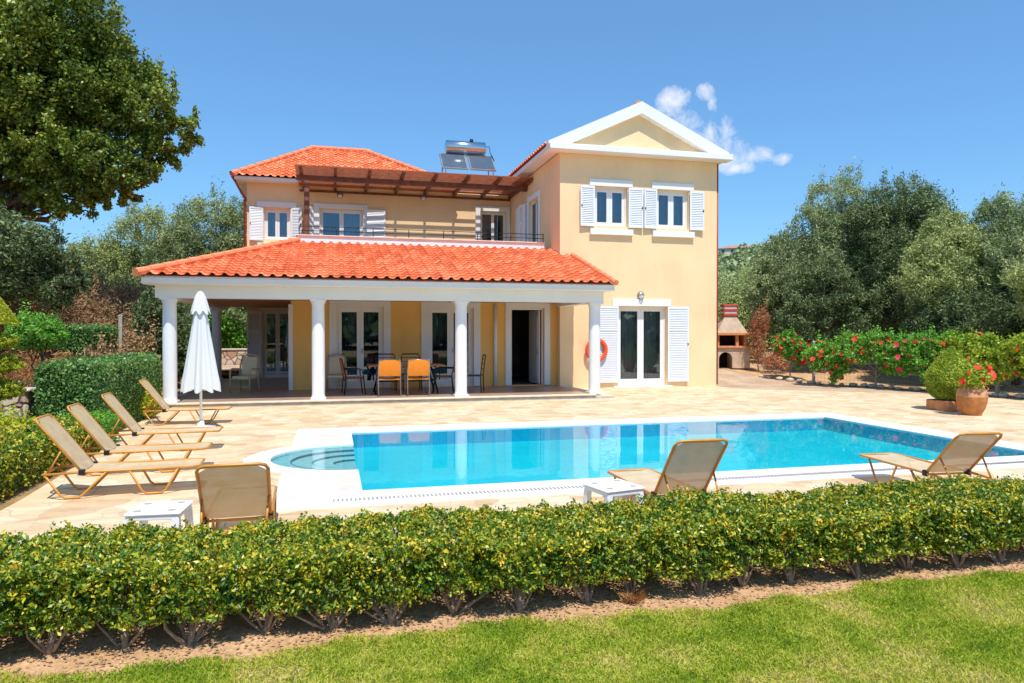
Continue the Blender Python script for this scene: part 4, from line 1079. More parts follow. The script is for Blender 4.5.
lounger('sun_lounger', 'lounger facing the pool beside the low white table half hidden by the hedge', (2.90, 6.66, 0), R(90), LP, 52, .66)
lounger('sun_lounger', 'lounger at the right near corner of the pool, turned slightly, brown back', (6.05, 6.86, 0), R(84), LP, 46, .62)

def side_table(name, label, x, y, rz):
    t = thing(name, label, 'side table', (x, y, 0), rz, 'low white plastic tables')
    m = MB(); h = .39; w = .188
    m.bbox(-w, w, -w, w, h - .022, h, .01); m.bbox(-w + .012, w - .012, -w + .012, w - .012, h - .055, h - .023, .005); m.build('table_top', M['plastic_white'], t, True)
    for sx in (-1, 1):
        for sy in (-1, 1):
            l = MB(); a = w - .035
            l.prism([(sx * a - .024, sy * a - .024), (sx * a + .024, sy * a - .024), (sx * a + .024, sy * a + .024), (sx * a - .024, sy * a + .024)], 0, h - .05, 'z')
            l.v = [(x_ + (sx * .02 if z_ < .1 else 0), y_ + (sy * .02 if z_ < .1 else 0), z_) for x_, y_, z_ in l.v]
            l.build('leg', M['plastic_white'], t, True)
    for sx, sy in ((-1, -1), (1, -1), (-1, 1), (1, 1)):
        MB().lathe([(0, h + .0015), (.028, h + .0015)], (sx * .115, sy * .115, 0), 12).build('drain_dimple', M['concrete'], t, True)
    return t
side_table('side_table', 'low white plastic table left of the lounger seen square from behind', -1.22, 5.62, R(-4))
side_table('side_table', 'low white plastic table beside the lounger in the middle of the near pool edge', 2.27, 5.52, R(12))

# closed parasol
t = thing('parasol', 'closed white parasol on a pole between the loungers and the porch', 'parasol', (-2.18, 13.05, 0))
m = MB(); m.lathe([(.0, .005), (.24, .005), (.25, .03), (.23, .06), (.06, .075), (.045, .16), (0, .16)], n=28); m.build('base', M['plastic_white'], t, True)
m = MB(); m.tube([(0, 0, .1), (0, 0, 2.36)], .022, 12); m.build('pole', M['whitepaint'], t, True)
def folded(z_r, n=64, folds=8, depth=.22):
    vs = []; fs = []
    for i, (z, r, d) in enumerate(z_r):
        for k in range(n):
            a = 2 * math.pi * k / n; w = math.cos(folds * a + .4 * math.sin(z * 2)); rr = r * (1 + d * w)
            zz = z - (.035 * w if i == len(z_r) - 1 else 0)
            vs.append((rr * math.cos(a), rr * math.sin(a) * .9, zz))
    for i in range(len(z_r) - 1):
        for k in range(n):
            a = i * n + k; b = i * n + (k + 1) % n; fs.append((a, b, b + n, a + n))
    return vs, fs
m = MB(); vs, fs = folded([(2.02, .10, .05), (1.7, .135, .12), (1.3, .185, .2), (1.0, .225, .22), (.80, .255, .24), (.68, .262, .26)]); m.add(vs, fs, True); m.build('canopy', M['parasol'], t, True)
m = MB(); vs, fs = folded([(2.37, .012, 0), (2.35, .045, .02), (2.28, .085, .03), (2.12, .125, .05), (2.0, .155, .10)], folds=8); m.add(vs, fs, True); m.build('vent_cap', M['parasol'], t, True)

# lifebuoy on the wing wall
t = thing('lifebuoy', 'orange ring lifebuoy hanging on the wall behind the right porch column', 'lifebuoy', (7.62, 19.86, 1.16))
m = MB(); vs = []; n1, n2 = 40, 14
for i in range(n1):
    a = 2 * math.pi * i / n1
    for j in range(n2):
        b = 2 * math.pi * j / n2; r = .295 + .062 * math.cos(b); vs.append((r * math.cos(a), .05 * math.sin(b), r * math.sin(a)))
m.add(vs, [(i * n2 + j, i * n2 + (j + 1) % n2, ((i + 1) % n1) * n2 + (j + 1) % n2, ((i + 1) % n1) * n2 + j) for i in range(n1) for j in range(n2)], True)
m.build('ring', M['orange_plastic'], t, True)
m = MB(); m.tube([(0, .0, .30), (0, .10, .33)], .01, 6); m.build('hook', M['metal_grey'], t, True)

# dining set on the porch
FZ = .101
t = thing('dining_table', 'orange brown dining table on dark legs under the porch', 'table', (1.86, 18.75, FZ))
m = MB(); m.bbox(-.98, .98, -.45, .45, .70, .74, .01); m.build('table_top', M['table_wood'], t, True)
for sx in (-1, 1):
    for sy in (-1, 1):
        m = MB(); m.tube([(sx * .62, sy * .30, .70), (sx * .72, sy * .36, .35), (sx * .80, sy * .40, 0)], .025, 8); m.build('leg', M['metal_dark'], t, True)
m = MB(); m.tube([(-.72, 0, .3), (.72, 0, .3)], .018, 6); m.tube([(-.72, -.36, .33), (-.72, .36, .33)], .018, 6); m.tube([(.72, -.36, .33), (.72, .36, .33)], .018, 6); m.build('stretcher', M['metal_dark'], t, True)
def sling_chair(label, x, y, rz, seat, fr, hb=.90, w=.27):
    t = thing('dining_chair', label, 'chair', (x, y, FZ), rz, 'chairs round the porch dining table')
    # local: faces +y, back at -y
    m = MB(); r = .015
    for s in (-1, 1):
        m.tube([(s * w, -.26, 0), (s * w, -.22, .44), (s * w, -.27, .66), (s * (w - .01), -.31, hb - .03), (s * (w - .04), -.315, hb)], r, 7)
    m.tube([(-(w - .04), -.315, hb), ((w - .04), -.315, hb)], r, 7); m.build('back_frame', fr, t, True)
    for s in (-1, 1):
        m = MB(); m.tube([(s * w, .27, 0), (s * w, .22, .40), (s * w, .20, .62), (s * w, .10, .65), (s * w, -.25, .64)], r, 7); m.build('arm_leg', fr, t, True)
    m = MB(); m.tube([(-w, -.215, .41), (-w, .22, .42)], r * .9, 6); m.tube([(w, -.215, .41), (w, .22, .42)], r * .9, 6); m.tube([(-w, .22, .42), (w, .22, .42)], r * .9, 6); m.build('seat_frame', fr, t, True)
    m = MB(); vs = []; n = 8
    for i in range(n + 1):
        v = i / n; z = .50 + (hb - .51) * v; y_ = -.235 - .08 * v - .012 * math.sin(math.pi * v)
        for u in (-1, -.5, 0, .5, 1): vs.append((u * (w - .012), y_ - .03 * (1 - u * u) * .6, z + (.012 * (1 - abs(u)) if i == n else 0)))
    m.add(vs, [(i * 5 + j, i * 5 + j + 1, (i + 1) * 5 + j + 1, (i + 1) * 5 + j) for i in range(n) for j in range(4)], True); m.build('backrest', seat, t, True)
    m = MB(); m.bbox(-w + .014, w - .014, -.21, .22, .405, .43, .008); m.build('seat', seat, t, True)
    return t
sling_chair('left of the two dining chairs with orange backs turned to the pool', 1.36, 17.86, 0, M['orange_seat'], M['metal_grey'])
sling_chair('right of the two dining chairs with orange backs turned to the pool', 2.06, 17.84, R(2), M['orange_seat'], M['metal_grey'])
sling_chair('red orange dining chair at the left end of the porch table seen from the side', .52, 18.65, R(-84), M['red_seat'], M['metal_dark'])
sling_chair('red orange dining chair at the right end of the porch table, next to the column', 2.84, 18.60, R(80), M['red_seat'], M['metal_dark'])
def wire_chair(label, x, y, rz):
    t = thing('dining_chair', label, 'chair', (x, y, FZ), rz, 'chairs round the porch dining table')
    w = .25; hb = .98
    for s in (-1, 1):
        m = MB(); m.tube([(s * w, -.25, 0), (s * w, -.23, .44), (s * w, -.29, hb - .05), (s * (w - .04), -.295, hb)], .014, 6); m.build('back_leg', M['metal_dark'], t, True)
        m = MB(); m.tube([(s * w, .25, 0), (s * w, .22, .43), (s * w, -.22, .44)], .014, 6); m.build('front_leg', M['metal_dark'], t, True)
    m = MB(); m.tube([(-(w - .04), -.295, hb), (w - .04, -.295, hb)], .018, 6)
    for z in (.62, .76, .88): m.tube([(-w, -.25 - (z - .44) * .08, z), (w, -.25 - (z - .44) * .08, z)], .010, 5)
    m.build('back_rails', M['metal_dark'], t, True)
    m = MB(); m.bbox(-w, w, -.22, .23, .43, .45, .006); m.build('seat', M['metal_dark'], t, True)
wire_chair('dark metal chair on the far side of the porch table, left one of the pair', 1.42, 19.52, R(180))
wire_chair('dark metal chair on the far side of the porch table, right one of the pair', 2.10, 19.52, R(180))
wire_chair('dark metal chair standing right of the third porch column', 3.62, 18.5, R(70))
def armchair(label, x, y, rz):
    t = thing('armchair', label, 'armchair', (x, y, FZ), rz, 'rattan armchairs on the porch')
    for s in (-1, 1):
        m = MB(); m.tube([(s * .26, .27, 0), (s * .27, .25, .58), (s * .27, .15, .62), (s * .28, -.24, .60), (s * .27, -.28, .58)], .022, 7); m.build('arm', M['beige'], t, True)
        m = MB(); m.tube([(s * .25, -.30, 0), (s * .25, -.24, .38), (s * .25, -.28, .7), (s * .20, -.34, .97)], .024, 7); m.build('back_leg', M['beige'], t, True)
    m = MB(); pts = [(.25 * math.cos(a), -.28 - .07 * (.5 + .5 * math.sin(a)), .80 + .19 * math.sin(a)) for a in np.linspace(0, math.pi, 9)]; m.tube(pts, .02, 7)
    m.tube([(-.25, -.24, .36), (.25, -.24, .36), (.26, .25, .36), (-.26, .25, .36), (-.25, -.24, .36)], .02, 7)
    m.tube([(-.26, .26, .16), (.26, .26, .16)], .012, 6); m.build('frame', M['beige'], t, True)
    m = MB(); m.bbox(-.23, .23, -.22, .25, .36, .43, .02); m.build('seat_cushion', M['cushion'], t, True)
    m = MB(); rot = Matrix.Translation((0, -.235, .43)) @ Matrix.Rotation(R(12), 4, 'X'); m.bbox(-.21, .21, -.03, .03, 0, .50, .02, rot); m.build('back_cushion', M['cushion'], t, True)
armchair('beige rattan armchair by the open left side of the porch', -2.25, 19.9, R(160))
armchair('beige rattan armchair between the second column and the glass door', .10, 19.65, R(178))

# terracotta pot with flowers
t = thing('flower_pot', 'round terracotta pot with red and pink flowers to the right of the clipped bush', 'plant pot', (12.54, 11.63, 0))
prof = [(r_ * .86, z_) for r_, z_ in [(0, .0), (.19, 0), (.20, .02), (.27, .14), (.315, .28), (.325, .38), (.30, .50), (.245, .575), (.215, .60), (.235, .615), (.235, .64), (.20, .645), (.185, .61)]]
m = MB(); m.lathe([p for p in prof if p[1] <= .381], n=32); m.build('pot_lower', M['clay_dark'], t, True)
m = MB(); m.lathe([p for p in prof if p[1] >= .379], n=32); m.build('pot_upper', M['clay'], t, True)
for a in (60, 180, 300):
    m = MB(); c, s = math.cos(R(a - 90)), math.sin(R(a - 90)); m.tube([(.25 * c, .25 * s, .50), (.29 * c, .29 * s, .53), (.27 * c, .27 * s, .58), (.21 * c, .21 * s, .595)], .016, 6); m.build('pot_lug', M['clay'], t, True)
m = MB(); m.lathe([(0, .60), (.165, .60)], n=20); m.build('soil', M['soil'], t, True)
crown('foliage', t, [(0, 0, .76, .30, .30, .16), (-.14, -.05, .74, .2, .2, .13), (.17, 0, .76, .22, .2, .14)], 2600, .06, .045, M['yellowgreen_leaf'], 31, 16, .25)
flowers(t, [(-.24, -.16, .86), (.05, -.2, .80), (.14, -.1, .92), (.30, -.1, .88), (.36, -.12, .74), (.38, -.05, .62), (-.1, -.22, .96), (-.33, -.1, .70), (.2, -.2, .98), (-.03, -.26, .70), (.42, -.1, .80), (.24, -.22, .84)], .15, M['flower_red'], 3)
# clipped onion shaped bush in a square planter
t = thing('clipped_bush', 'lime green bush clipped to a pointed dome in a low brown box planter', 'shrub', (12.92, 12.5, 0))
m = MB(); m.bbox(-.36, .36, -.30, .30, 0, .22, .012); m.build('planter_box', M['bbq_orange'], t, True)
m = MB(); m.box(-.33, .33, -.27, .27, .221, .226); m.build('soil', M['soil'], t, True)
m = MB(); m.tube([(0, 0, .2), (0, 0, .9)], .035, 7); m.build('trunk', M['bark'], t, True)
rs = np.random.default_rng(8); n = 20000
zz = rs.uniform(0, 1, n); prof_r = np.interp(zz, [0, .08, .3, .5, .7, .85, 1], [.28, .40, .50, .47, .33, .17, .03]); a = rs.uniform(0, 2 * math.pi, n)
dd = 1 - np.abs(rs.normal(size=n)) * .10 + .03 * np.sin(a * 7 + zz * 20)
P = np.stack([prof_r * np.cos(a) * dd, prof_r * np.sin(a) * dd, .24 + zz * 1.12], 1); O = np.stack([np.cos(a), np.sin(a), zz * .8 - .1], 1)
quads_mesh('crown', leaf_quads(P, O, .05, .022, rs, .6), M['conif_leaf'], t)

# ---------------------------------------------------------------- barbecue oven at the far right corner of the house
t = thing('barbecue_oven', 'brick garden barbecue oven with tapered hood and banded red chimney beyond the house corner', 'barbecue', (14.05, 23.2, .40), R(-14))
W2 = .62
m = MB()
def arch_front(m, x0, x1, z0, z1, ax0, ax1, ztop, y, th):
    """panel with an arched opening"""
    n = 10; cx = (ax0 + ax1) / 2; r = (ax1 - ax0) / 2; zs = ztop - r
    arcp = [(cx - r * math.cos(math.pi * k / n), zs + r * math.sin(math.pi * k / n)) for k in range(n + 1)]
    out = [(ax0, z0)] + arcp + [(ax1, z0)]
    for k in range(len(out) - 1):
        (xa, za), (xb, zb) = out[k], out[k + 1]
        if k == 0 or k == len(out) - 2: 
            m.add([(xa, y, za), (xb, y, zb), (xb, y + th, zb), (xa, y + th, za)], [(0, 1, 2, 3)]); continue
        m.add([(xa, y, za), (xb, y, zb), (xb, y, z1), (xa, y, z1)], [(0, 1, 2, 3)]); m.add([(xa, y, za), (xb, y, zb), (xb, y + th, zb), (xa, y + th, za)], [(0, 1, 2, 3)])
    m.box(x0, ax0, y, y + th, z0, z1); m.box(ax1, x1, y, y + th, z0, z1)
arch_front(m, -.62, .10, 0, .72, -.50, -.02, .58, -.45, .12)
m.box(.101, .62, -.45, .45, 0, .72); m.box(-.62, -.5, -.329, .45, 0, .72); m.box(-.499, .10, .3, .45, 0, .72); m.box(.02, .1, -.329, .299, 0, .72); m.build('base', M['bbq'], t, True)
MB().box(-.5, .02, .28, .299, 0, .72).build('dark_back', M['near_black'], t, True)
MB().bbox(-.68, .68, -.52, .48, .721, .80, .012).build('counter', M['bbq_orange'], t, True)
m = MB(); m.box(-.56, .56, .30, .42, .801, 1.18); m.box(-.56, -.46, -.36, .299, .801, 1.18); m.box(.44, .56, -.36, .299, .801, 1.18); m.box(.14, .24, -.36, -.24, .801, 1.18); m.build('firebox', M['bbq_orange'], t, True)
MB().box(-.459, .439, .285, .299, .801, 1.18).build('dark_back', M['near_black'], t, True)
MB().bbox(-.68, .68, -.48, .46, 1.181, 1.28, .015).build('mantel', M['bbq_orange'], t, True)
m = MB(); a, b, c_ = .56, .20, .36
m.add([(-a, -c_, 1.281), (a, -c_, 1.281), (a, c_, 1.281), (-a, c_, 1.281), (-b, -.17, 1.88), (b, -.17, 1.88), (b, .17, 1.88), (-b, .17, 1.88)], [(0, 1, 5, 4), (1, 2, 6, 5), (2, 3, 7, 6), (3, 0, 4, 7), (4, 5, 6, 7)]); m.build('hood', M['bbq'], t, True)
for k in range(5):
    z = 1.885 + k * .085; w = .26 if k % 2 == 0 else .225
    MB().bbox(-w, w, -w * .85, w * .85, z, z + .083, .012).build('chimney_band', M['brickred'] if k % 2 == 0 else M['white'], t, True)

# ---------------------------------------------------------------- solar water heater on the flat roof
t = thing('solar_water_heater', 'rooftop solar water heater with shiny tank above two dark tilted panels', 'solar heater', (5.25, 28.4, 7.02))
tl = Matrix.Translation((0, -.85, 1.08)) @ Matrix.Rotation(R(42), 4, 'X')
for x0 in (-1.08, .04):
    m = MB(); m.bbox(x0, x0 + 1.04, 0, 1.15, -.04, .03, .008, tl); f_ = m.build('panel_frame', M['metal_grey'], t, True)
    MB().box(x0 + .05, x0 + .99, .05, 1.10, .031, .037, tl).build('solar_panel', M['solar'], f_, True)
m = MB(); n = 24; L = .82; m.tube([(-L, .05, 2.14), (-L + .03, .05, 2.14), (L - .03, .05, 2.14), (L, .05, 2.14)], [.20, .27, .27, .20], n); m.build('tank', M['steel'], t, True)
for x in (-.55, .55):
    m = MB(); m.tube([(x, .05, 1.87), (x, .05, 2.14)], .03, 8); m.build('tank_cradle', M['metal_grey'], t, True)
for x in (-.95, .95):
    m = MB(); m.tube([(x, -.9, 0), (x, -.88, 1.05), (x, .0, 1.85), (x, .05, 0)], .025, 6); m.build('stand_leg', M['metal_grey'], t, True)
m = MB(); m.tube([(-.95, .05, 1.83), (.95, .05, 1.83)], .025, 6); m.build('cross_bar', M['metal_grey'], t, True)
m = MB(); m.tube([(.25, .05, 2.40), (.25, .05, 2.52)], [.09, .06], 10); m.build('valve_cap', M['metal_dark'], t, True)
m = MB(); m.tube([(.82, .05, 2.22), (.98, .05, 2.27), (1.02, .0, 2.0), (1.12, -.3, 1.6)], .018, 6); m.build('pipe', M['metal_dark'], t, True)

# ================================================================ PLANTS
# ---- clipped hedge between lawn and pool deck, bush by bush
rs = np.random.default_rng(11)
xs_tr = [-2.55, -2.15, -1.79, -1.43, -1.07, -.74, -.36, -.01, .32, .69, 1.08, 1.52, 1.83, 2.27, 2.62, 2.96, 3.46, 3.93, 4.30, 4.70, 5.15, 5.6, 6.05, 6.5, 6.95, 7.4]
ordn = ['first', 'second', 'third', 'fourth', 'fifth', 'sixth', 'seventh', 'eighth', 'ninth', 'tenth', 'eleventh', 'twelfth', 'thirteenth', 'fourteenth', 'fifteenth', 'sixteenth', 'seventeenth', 'eighteenth', 'nineteenth', 'twentieth']
vis = [x for x in xs_tr if -1.7 < x < 5.0]
for k, x in enumerate(xs_tr):
    y = 4.12 + .04 * math.sin(k * 2.3)
    xa = (xs_tr[k - 1] + x) / 2 if k else x - .2; xb = (xs_tr[k + 1] + x) / 2 if k < len(xs_tr) - 1 else x + .2
    if x in vis:
        i = vis.index(x); lab = ordn[i] + ' bush from the left in the clipped hedge in front of the pool' if i < len(vis) - 1 else 'last visible bush at the right end of the clipped hedge by the lawn'
    elif x < 0: lab = ['outermost', 'second outermost', 'third outermost'][k] + ' bush at the left end of the clipped hedge by the lawn'
    else: lab = 'bush %s in the right end of the clipped hedge past the last visible trunk' % ['one place', 'two places', 'three places', 'four places', 'five places', 'six places', 'seven places'][xs_tr.index(x) - xs_tr.index(vis[-1]) - 1]
    t = thing('hedge_bush', lab, 'hedge bush', (x, y, 0), 0, 'bushes of the clipped hedge beside the lawn')
    n = int(30000 * (xb - xa + .10) / .46)
    P, O = box_points(xa - .05 - x, xb + .05 - x, -.13, .70, .125 + rs.uniform(0, .04), (.445 if x < 0 else .43), n, rs, .034, .17, .35)
    gx, gy, gz_ = P[:, 0] + x, P[:, 1], P[:, 2]
    lump = np.sin(gx * 31 + 2 * np.sin(gz_ * 23)) * np.sin(gz_ * 37 + 1.7 * np.sin(gx * 13)) + .7 * np.sin(gx * 57 + gz_ * 41) * np.sin(gy * 47 + gx * 19)
    P -= O * (.020 - .018 * lump)[:, None]
    keep = rs.uniform(size=n) < np.clip(.55 + .55 * lump, .12, 1); P, O = P[keep], O[keep]; n = len(P)
    low = P[:, 2] < .21; cut = low & (np.abs(P[:, 0]) > .05) & (rs.uniform(size=n) < .45); P, O = P[~cut], O[~cut]
    ytop = .02 * (P[:, 1] < .3); P[:, 2] += .02 * np.sin((P[:, 0] + x) * 3.1) * (P[:, 2] > .3) 
    sp = rs.uniform(size=len(P)) < .012; P[sp, 2] += rs.uniform(0, .035, sp.sum()) * (P[sp, 2] > .36)
    nb_ = 3000; B_ = np.stack([rs.uniform(xa - .05 - x, xb + .05 - x, nb_), rs.uniform(.30, .68, nb_), rs.uniform(.03, .22, nb_)], 1)  # low back leaves added to darken the gap behind the stems
    P = np.concatenate([P, B_]); O = np.concatenate([O, np.tile([0, -1., 0], (nb_, 1))])
    quads_mesh('foliage', leaf_quads(P, O, .029, .0145, rs, .3), M['hedge_leaf'], t)
    m = MB(); nb = 5 + k % 3
    for b in range(nb):
        a = -1 + 2 * (b + .5) / nb + rs.normal() * .28; sp_ = (.19 if k < 10 else .12) * a * rs.uniform(.6, 1.15); hh = rs.uniform(.2, .27) + .04 * abs(a)
        yy = rs.uniform(-.06, .12); q_ = rs.uniform(.6, 1.2)
        m.tube([(a * .015, 0, -.02), (sp_ * .45, yy * .4 - .01, .035 + .02 * abs(1 - abs(a))), (sp_ * .85, yy * .8, .10), (sp_ * 1.05, yy, hh)], [.011 * q_, .010 * q_, .008 * q_, .005], 7)
        if b % 2: m.tube([(sp_ * .6, yy * .5, .06), (sp_ * .6 + .03 * (1 if a < 0 else -1), yy, .14), (sp_ * .7, yy + .03, .22)], [.007, .005, .003], 5)
    m.tube([(0, 0, -.02), (.004, .01, .04), (0, .05, .2)], [.022, .016, .008], 8)
    m.build('trunk', M['stem'], t, True)
t = thing('grass_tuft', 'dry straw coloured grass tuft at the foot of the clipped hedge', 'grass tuft', (1.79, 4.05, 0))
n = 260; a = rs.uniform(0, 6.28, n); l = rs.uniform(.05, .11, n); d = np.stack([np.cos(a), np.sin(a) - .2, np.full(n, 1.1)], 1); d /= np.linalg.norm(d, axis=1, keepdims=True)
b0 = np.stack([rs.normal(size=n) * .025, rs.normal(size=n) * .02, np.zeros(n)], 1); w_ = np.cross(d, [0, 0, 1.]) * .003
quads_mesh('straw', np.stack([b0 - w_, b0 + w_, b0 + d * l[:, None] * .6 + w_ * .6, b0 + d * l[:, None] - [0, 0, .01]], 1), M['dry_orange'], t)

# ---- garden on the left
def box_hedge(name, label, loc, dx, dy, h, n, lw, mat, seed, z0=.05, jit=.03, group=None, shell=.10, L=None):
    t = thing(name, label, 'hedge' if 'hedge' in name else 'shrub', loc, 0, group); r = np.random.default_rng(seed)
    P, O = box_points(-dx, dx, -dy, dy, z0, h, n, r, jit, shell, .1)
    # soften the corners
    for a_, b_ in ((0, 1), (0, 2), (1, 2)):
        pass
    quads_mesh('foliage', leaf_quads(P, O, lw, lw * .55, r, .45), mat, t)
    m = MB()
    nt_ = max(3, int(dy * 3))
    for k in range(nt_):
        y_ = -dy * .8 + 1.6 * dy * k / (nt_ - 1); m.tube([(0, y_, -.05), (.02, y_ + .03, h * .5)], [.03, .012], 6)
    m.tube([(.02, -dy * .8, h * .5), (.02, dy * .8, h * .5)], .012, 5)
    m.build('trunk', M['bark'], t, True); return t
box_hedge('low_hedge', 'low green and yellow hedge bordering the paving beside the near loungers', (-3.72, 8.1, 0), .50, 3.1, .44, 70000, .045, M['hedge_leaf'], 21, 0, .05, None, .16)
box_hedge('low_hedge', 'short leafy bright green hedge at the foot of the big block hedge', (-3.50, 11.55, 0), .30, .42, .42, 7000, .05, M['green_leaf'], 22, 0, .06, None, .16)
box_hedge('block_hedge', 'large square clipped dark green hedge behind the lounger row', (-3.92, 14.2, 0), .36, 2.2, 1.17, 85000, .055, M['box_leaf'], 23, 0, .05)
box_hedge('block_hedge', 'smaller clipped square hedge farther back beyond the big hedge', (-6.02, 20.2, .05), .50, .6, 1.76, 17000, .07, M['box_leaf'], 24, .35, .05)
crown_specs = [
 ('leafy_shrub', 'lime and green leafy shrub at the foot of the corner column', (-4.25, 16.9, 0), [(0, 0, .42, .38, .5, .42), (.2, -.5, .3, .3, .35, .3)], 9000, .07, .035, 'yellowgreen_leaf'),
 ('leafy_shrub', 'small bright shrub behind the head of the farthest lounger', (-3.65, 15.0, 0), [(0, 0, .25, .3, .4, .28), (-.15, .4, .35, .25, .3, .3)], 6500, .06, .03, 'lime_leaf'),
 ('leafy_shrub', 'yellow green rounded shrub at the left edge below the tiered topiary', (-4.2, 10.2, 0), [(0, 0, .30, .45, .5, .36), (-.7, .3, .33, .5, .5, .38)], 17000, .05, .028, 'lime_leaf'),
 ('leafy_shrub', 'greyish pink flowering bush right of the block hedge beside the porch', (-4.55, 18.8, 0), [(0, 0, .7, .55, .6, .7), (-.7, .3, .6, .5, .5, .6)], 12000, .08, .045, 'dry_leaf'),
 ('lavender_bush', 'low blue grey bush below the round green tree', (-5.75, 16.1, 0), [(0, 0, .30, .5, .4, .32), (.6, .2, .25, .4, .4, .28)], 7000, .08, .018, 'lavender'),
]
for k, (nm, lb, lc, el, n, L_, W_, mt) in enumerate(crown_specs):
    tree(nm, lb, 'shrub', lc, el, n, L_, W_, M[mt], M['bark'], 40 + k, .025, None, 40, .2, .5, .5, .12)
# tiered topiary
t = thing('tiered_topiary', 'tall yellow green topiary clipped into stacked tiers at the left edge', 'topiary', (-4.49, 11.2, 0))
m = MB(); m.tube([(0, 0, -.05), (0, 0, 2.0)], [.05, .02], 8); m.build('trunk', M['bark'], t, True)
for k, (z, r_, h_) in enumerate(((.86, .31, .12), (1.22, .29, .10), (1.53, .26, .09))):
    crown('tier', t, [(0, 0, z, r_, r_, h_)], 9000, .04, .016, M['lime_leaf'], 60 + k, 200, .06, .8, .85)
rr = np.random.default_rng(66); n = 8000; z = rr.uniform(0, 1, n); a = rr.uniform(0, 6.28, n); r_ = (1 - z) ** .8 * .26 * (1 - np.abs(rr.normal(size=n)) * .08) + .01
quads_mesh('tier', leaf_quads(np.stack([r_ * np.cos(a), r_ * np.sin(a), 1.78 + z * .40], 1), np.stack([np.cos(a), np.sin(a), z], 1), .045, .018, rr, .8), M['lime_leaf'], t)
# round green tree on a short trunk
tree('round_shrub', 'bright green rounded bushy tree on short bare stems behind the stone wall', 'small tree', (-6.0, 16.9, .0), [(0, 0, 1.68, .42, .40, .30), (-.2, 0, 1.6, .32, .3, .26), (.22, 0, 1.62, .30, .3, .26)], 15000, .07, .03, M['green_leaf'], M['bark_dark'], 71, .05, None, 70, .15, .5, .6, .55)
t = thing('stone_wall', 'low rubble stone retaining wall beside the topiary', 'wall', (-5.2, 12.4, 0))
m = MB(); m.bbox(-1.6, .72, -.18, .18, -.1, .76, .03); m.build('wall_stones', M['stonewall'], t, True)
m = MB(); m.bbox(-1.64, .76, -.22, .22, .761, .81, .02); m.build('wall_cap', M['rock'], t, True)
t = thing('stone_wall', 'pale stone wall with a lit bank seen through the open side of the porch', 'wall', (-5.6, 31.5, 0))
m = MB(); m.bbox(-1.6, 3.2, -.2, .2, -.1, .95, .04); m.build('wall_stones', M['stonewall'], t, True)
m = MB(); m.bbox(-1.65, 3.25, -.24, .24, .951, 1.02, .02); m.build('wall_cap', M['rock'], t, True)
tree('leafy_shrub', 'bright green shrub above the stone wall seen through the porch', 'shrub', (-4.7, 33.6, .2), [(0, 0, 1.9, 1.3, .9, 1.1), (1.3, 0, 1.6, 1.1, .9, 1.0), (-1.4, .2, 1.7, 1.0, .9, 1.0)], 13000, .16, .09, M['green_leaf'], M['bark'], 75, .06, None, 60, .16, .5, .6, .4)
tag(sheet('tmp', [(-7.3, 26.5), (-2.9, 26.5), (-2.9, 31.2), (-7.3, 31.2)], [], .35, M['gravel']), '', ''); o_ = bpy.data.objects['tmp']; o_.name = 'path'; o_['kind'] = 'structure'
for k_ in ('label', 'category'): del o_[k_]
def post(label, x, y, z, h, r_=.045):
    t = thing('fence_post', label, 'post', (x, y, z), 0, 'pale fence posts')
    m = MB(); m.bbox(-r_, r_, -r_, r_, -.2, h, .01); m.build('shaft', M['concrete'], t, True); m = MB(); m.lathe([(r_ * 1.2, h), (r_ * .8, h + .03), (0, h + .04)], n=8); m.build('cap', M['concrete'], t, True)
post('thin pale post standing among the dry brush left of the house', -5.83, 22.3, .2, 1.95, .05)
# dry orange grass bank
for k, (x, y, sx, sy) in enumerate(((-6.6, 19.0, 1.2, .8), (-6.0, 21.6, .8, .5), (-7.6, 22.5, 1.6, 1.2))):
    tree('dry_shrub', ['dry orange weeds behind the round green tree', 'dry orange weeds behind the smaller clipped hedge', 'dry orange brush farther back at the left edge'][k], 'dry shrub', (x, y, hgt(x, y) - .05), [(0, 0, .35, sx, sy, .55), (.5, .2, .4, sx * .6, sy * .6, .6)], 9000, .16, .02, M['dry_orange'], M['bark'], 80 + k, .02, 'dry brush left of the house', 60, .2, .1, .3, .15)
for k, (x, y, ex) in enumerate(((-7.2, 23.2, 1.15), (-6.3, 24.6, .95), (-8.4, 22.3, 1.0), (-6.9, 22.0, .7), (-9.9, 23.0, 1.2))):
    tree('dry_bush', ['brown withered bush left of the porch roof, pale topped', 'brown withered bush nearest the porch roof corner', 'brown withered bush below the dark tree', 'low brown brush just behind the pale post', 'withered bush deep in shade at the far left'][k], 'dry bush', (x, y, hgt(x, y) - .1),
         [(0, 0, 1.6, ex, ex * .7, 1.15), (.6, -.2, 1.1, ex * .8, ex * .6, .9), (-.7, 0, 1.0, ex * .8, ex * .6, .8)] if k != 3 else [(0, 0, .6, 1.0, .8, .6)], 17000, .13, .025, M['dry_leaf'], M['bark'], 90 + k, .04, 'withered brown bushes beyond the garden', 70, .17, .2, .45, .5)

